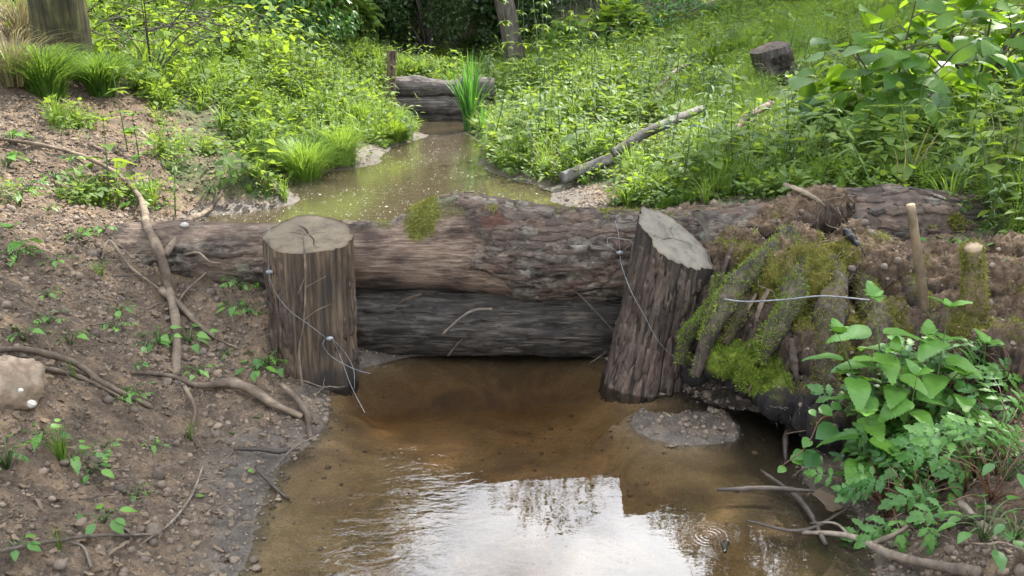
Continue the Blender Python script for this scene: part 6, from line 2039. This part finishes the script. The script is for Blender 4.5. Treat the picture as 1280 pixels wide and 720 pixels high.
# understorey of the wood: one mass of leaves nobody could count
cp_ = []
for k in range(3):
    cp_.append(crown_mesh('leaf_clump', [((0, 0, 0), (.5, .5, .4))], 240, .095, M_wood_leaf, 300 + k, thin=-.4))
cp_.append(crown_mesh('leaf_clump', [((0, 0, 0), (.5, .5, .4))], 260, .08, M_willow, 304, thin=-.4))
n = 6200
a = rng.uniform(-1.25, 1.25, n); d = 14.3 + 17 * rng.random(n) ** 1.3
x = np.sin(a) * d; y = np.cos(a) * d + 1.0
zz = ground(x, y)
hmax = 1.2 + 3.6 * sstep(15, 21, d)
zc_ = zz + hmax * rng.random(n) ** .8
ok = ~((np.abs(a + .10) < .075) & (d < 17.8)) & ~((np.abs(a - .35) < .30) & (d < 21)) & (d > 15.0 + 1.2 * np.sin(a * 9)) & ~((np.abs(a + .09) < .05) & (d < 20) & (zc_ - zz < .6))
x, y, zc_, a = x[ok], y[ok], zc_[ok], a[ok]; n = len(x)
pick = np.where((np.abs(a + .085) < .05) & (rng.random(n) < .85), 3, rng.integers(0, 3, n))
scatter('woodland', np.stack([x, y, zc_], 1), rng.uniform(0, 6.28, (n, 3)), rng.uniform(.8, 1.6, n), pick, cp_)
# drooping pale willow foliage left of the leaning trunk
n = 330
x = rng.uniform(-2.35, -.95, n); y = rng.uniform(14.6, 17.0, n); z = ground(x, y) + .75 + 2.6 * rng.random(n)
bushc = bpy.data.objects.new('willow', None); COL.objects.link(bushc); bushc.location = (-1.6, 15.8, gz(-1.6, 15.8))
lob = [((rnd.uniform(-.8, .75), rnd.uniform(-.6, .6), .35 + 2.6 * k / 16), (.45, .5, .42)) for k in range(17)]
link('crown', crown_mesh('crown', lob, 22000, .075, M_willow, 330, thin=-.25), bushc)
mb = MB()
for l in lob:
    V, Fs = tube([(0, 0, 0), (l[0][0] * .4, l[0][1] * .4, l[0][2] * .6), l[0]], [.035, .02, .006], n=8, seg=6); mb.add(V, Fs, .5)
link('trunk', mb.mesh('trunk', M_bark), bushc); tagit(bushc, 'pale green willow drooping over the bank behind the far dam', 'tree')

# splintered shards and bark plates on the stump face
_rs = random.Random(77)
_front = np.nonzero((SN[:, 1] < -.25) & (SVt[:, 2] > .08) & (mossO < .4))[0]
_M4 = [M_barkflake, M_barkflake, M_dark, M_root]
for k in range(20):
    i_ = _front[_rs.randrange(len(_front))]; p = SVt[i_]; n_ = SN[i_]
    dn = np.array([_rs.uniform(-.45, .45), _rs.uniform(-.3, .1), -1.0]); dn -= n_ * dn.dot(n_) * .9; dn /= np.linalg.norm(dn)
    l = _rs.uniform(.08, .22)
    slab('wood_shard', [p + n_ * .004 - dn * l * .5, p + n_ * _rs.uniform(.008, .02), p + n_ * .004 + dn * l * .5], l * _rs.uniform(.08, .17), _rs.uniform(.004, .009), _M4[_rs.randrange(4)], STUMP, k, up=tuple(n_))

# floating dead leaf and debris of the right shallows
V = L_BROAD[0] * .10; V[:, 2] += .012 * np.sin(V[:, 0] * 90) + .01 * np.sin(V[:, 1] * 120)
p = G(1030, 665, .075)
o = link('dead_leaf', mkmesh('dead_leaf', V, L_BROAD[1], M_litter, attrs={'tint': np.full(len(V), .15)}), loc=p, rot=(.5, -.4, 1.2)); tagit(o, 'curled dark dead leaf caught on the sunken branches at the lower right', 'leaf')
for (px, py, s, lb) in [(770, 0, 0, '')]: pass
M_green1 = leaf_mat('fallen_green_leaf', (.12, .25, .04), (.2, .33, .06), tw=.2)
for (px, py, rz, lb) in [(310, 592, .3, 'round green leaf fallen on the wet mud at the left water edge'), (291, 545, 2, 'small green leaf lying on the mud under the arching root'), (247, 627, 1, 'pale green leaf on the mud low on the left'), (322, 526, 2, 'green leaf lying just below the arching root')]:
    V = L_ROUND[0] * .030
    o = link('fallen_leaf', mkmesh('fallen_leaf', V, L_ROUND[1], M_green1, attrs={'tint': np.full(len(V), .6)}), loc=G(px, py, .01), rot=(.1, .1, rz)); tagit(o, lb, 'leaf')

for gname, text in [('nettles in the right bank thicket', 'leafy nettle on the right bank,'), ('leafy weeds on the right bank', 'green weed,'), ('leafy weeds on the left bank', 'green weed,'),
                    ('tall slender weeds beside the upper stream', 'slender upright weed,'), ('cut leaved herbs below the nettles', 'cut leaved herb,'), ('undergrowth at the lower right', 'small leaved plant,'),
                    ('seedlings on the left bank', 'green seedling,')]:
    autolabel(gname, ['short', 'middling', 'taller'], text)
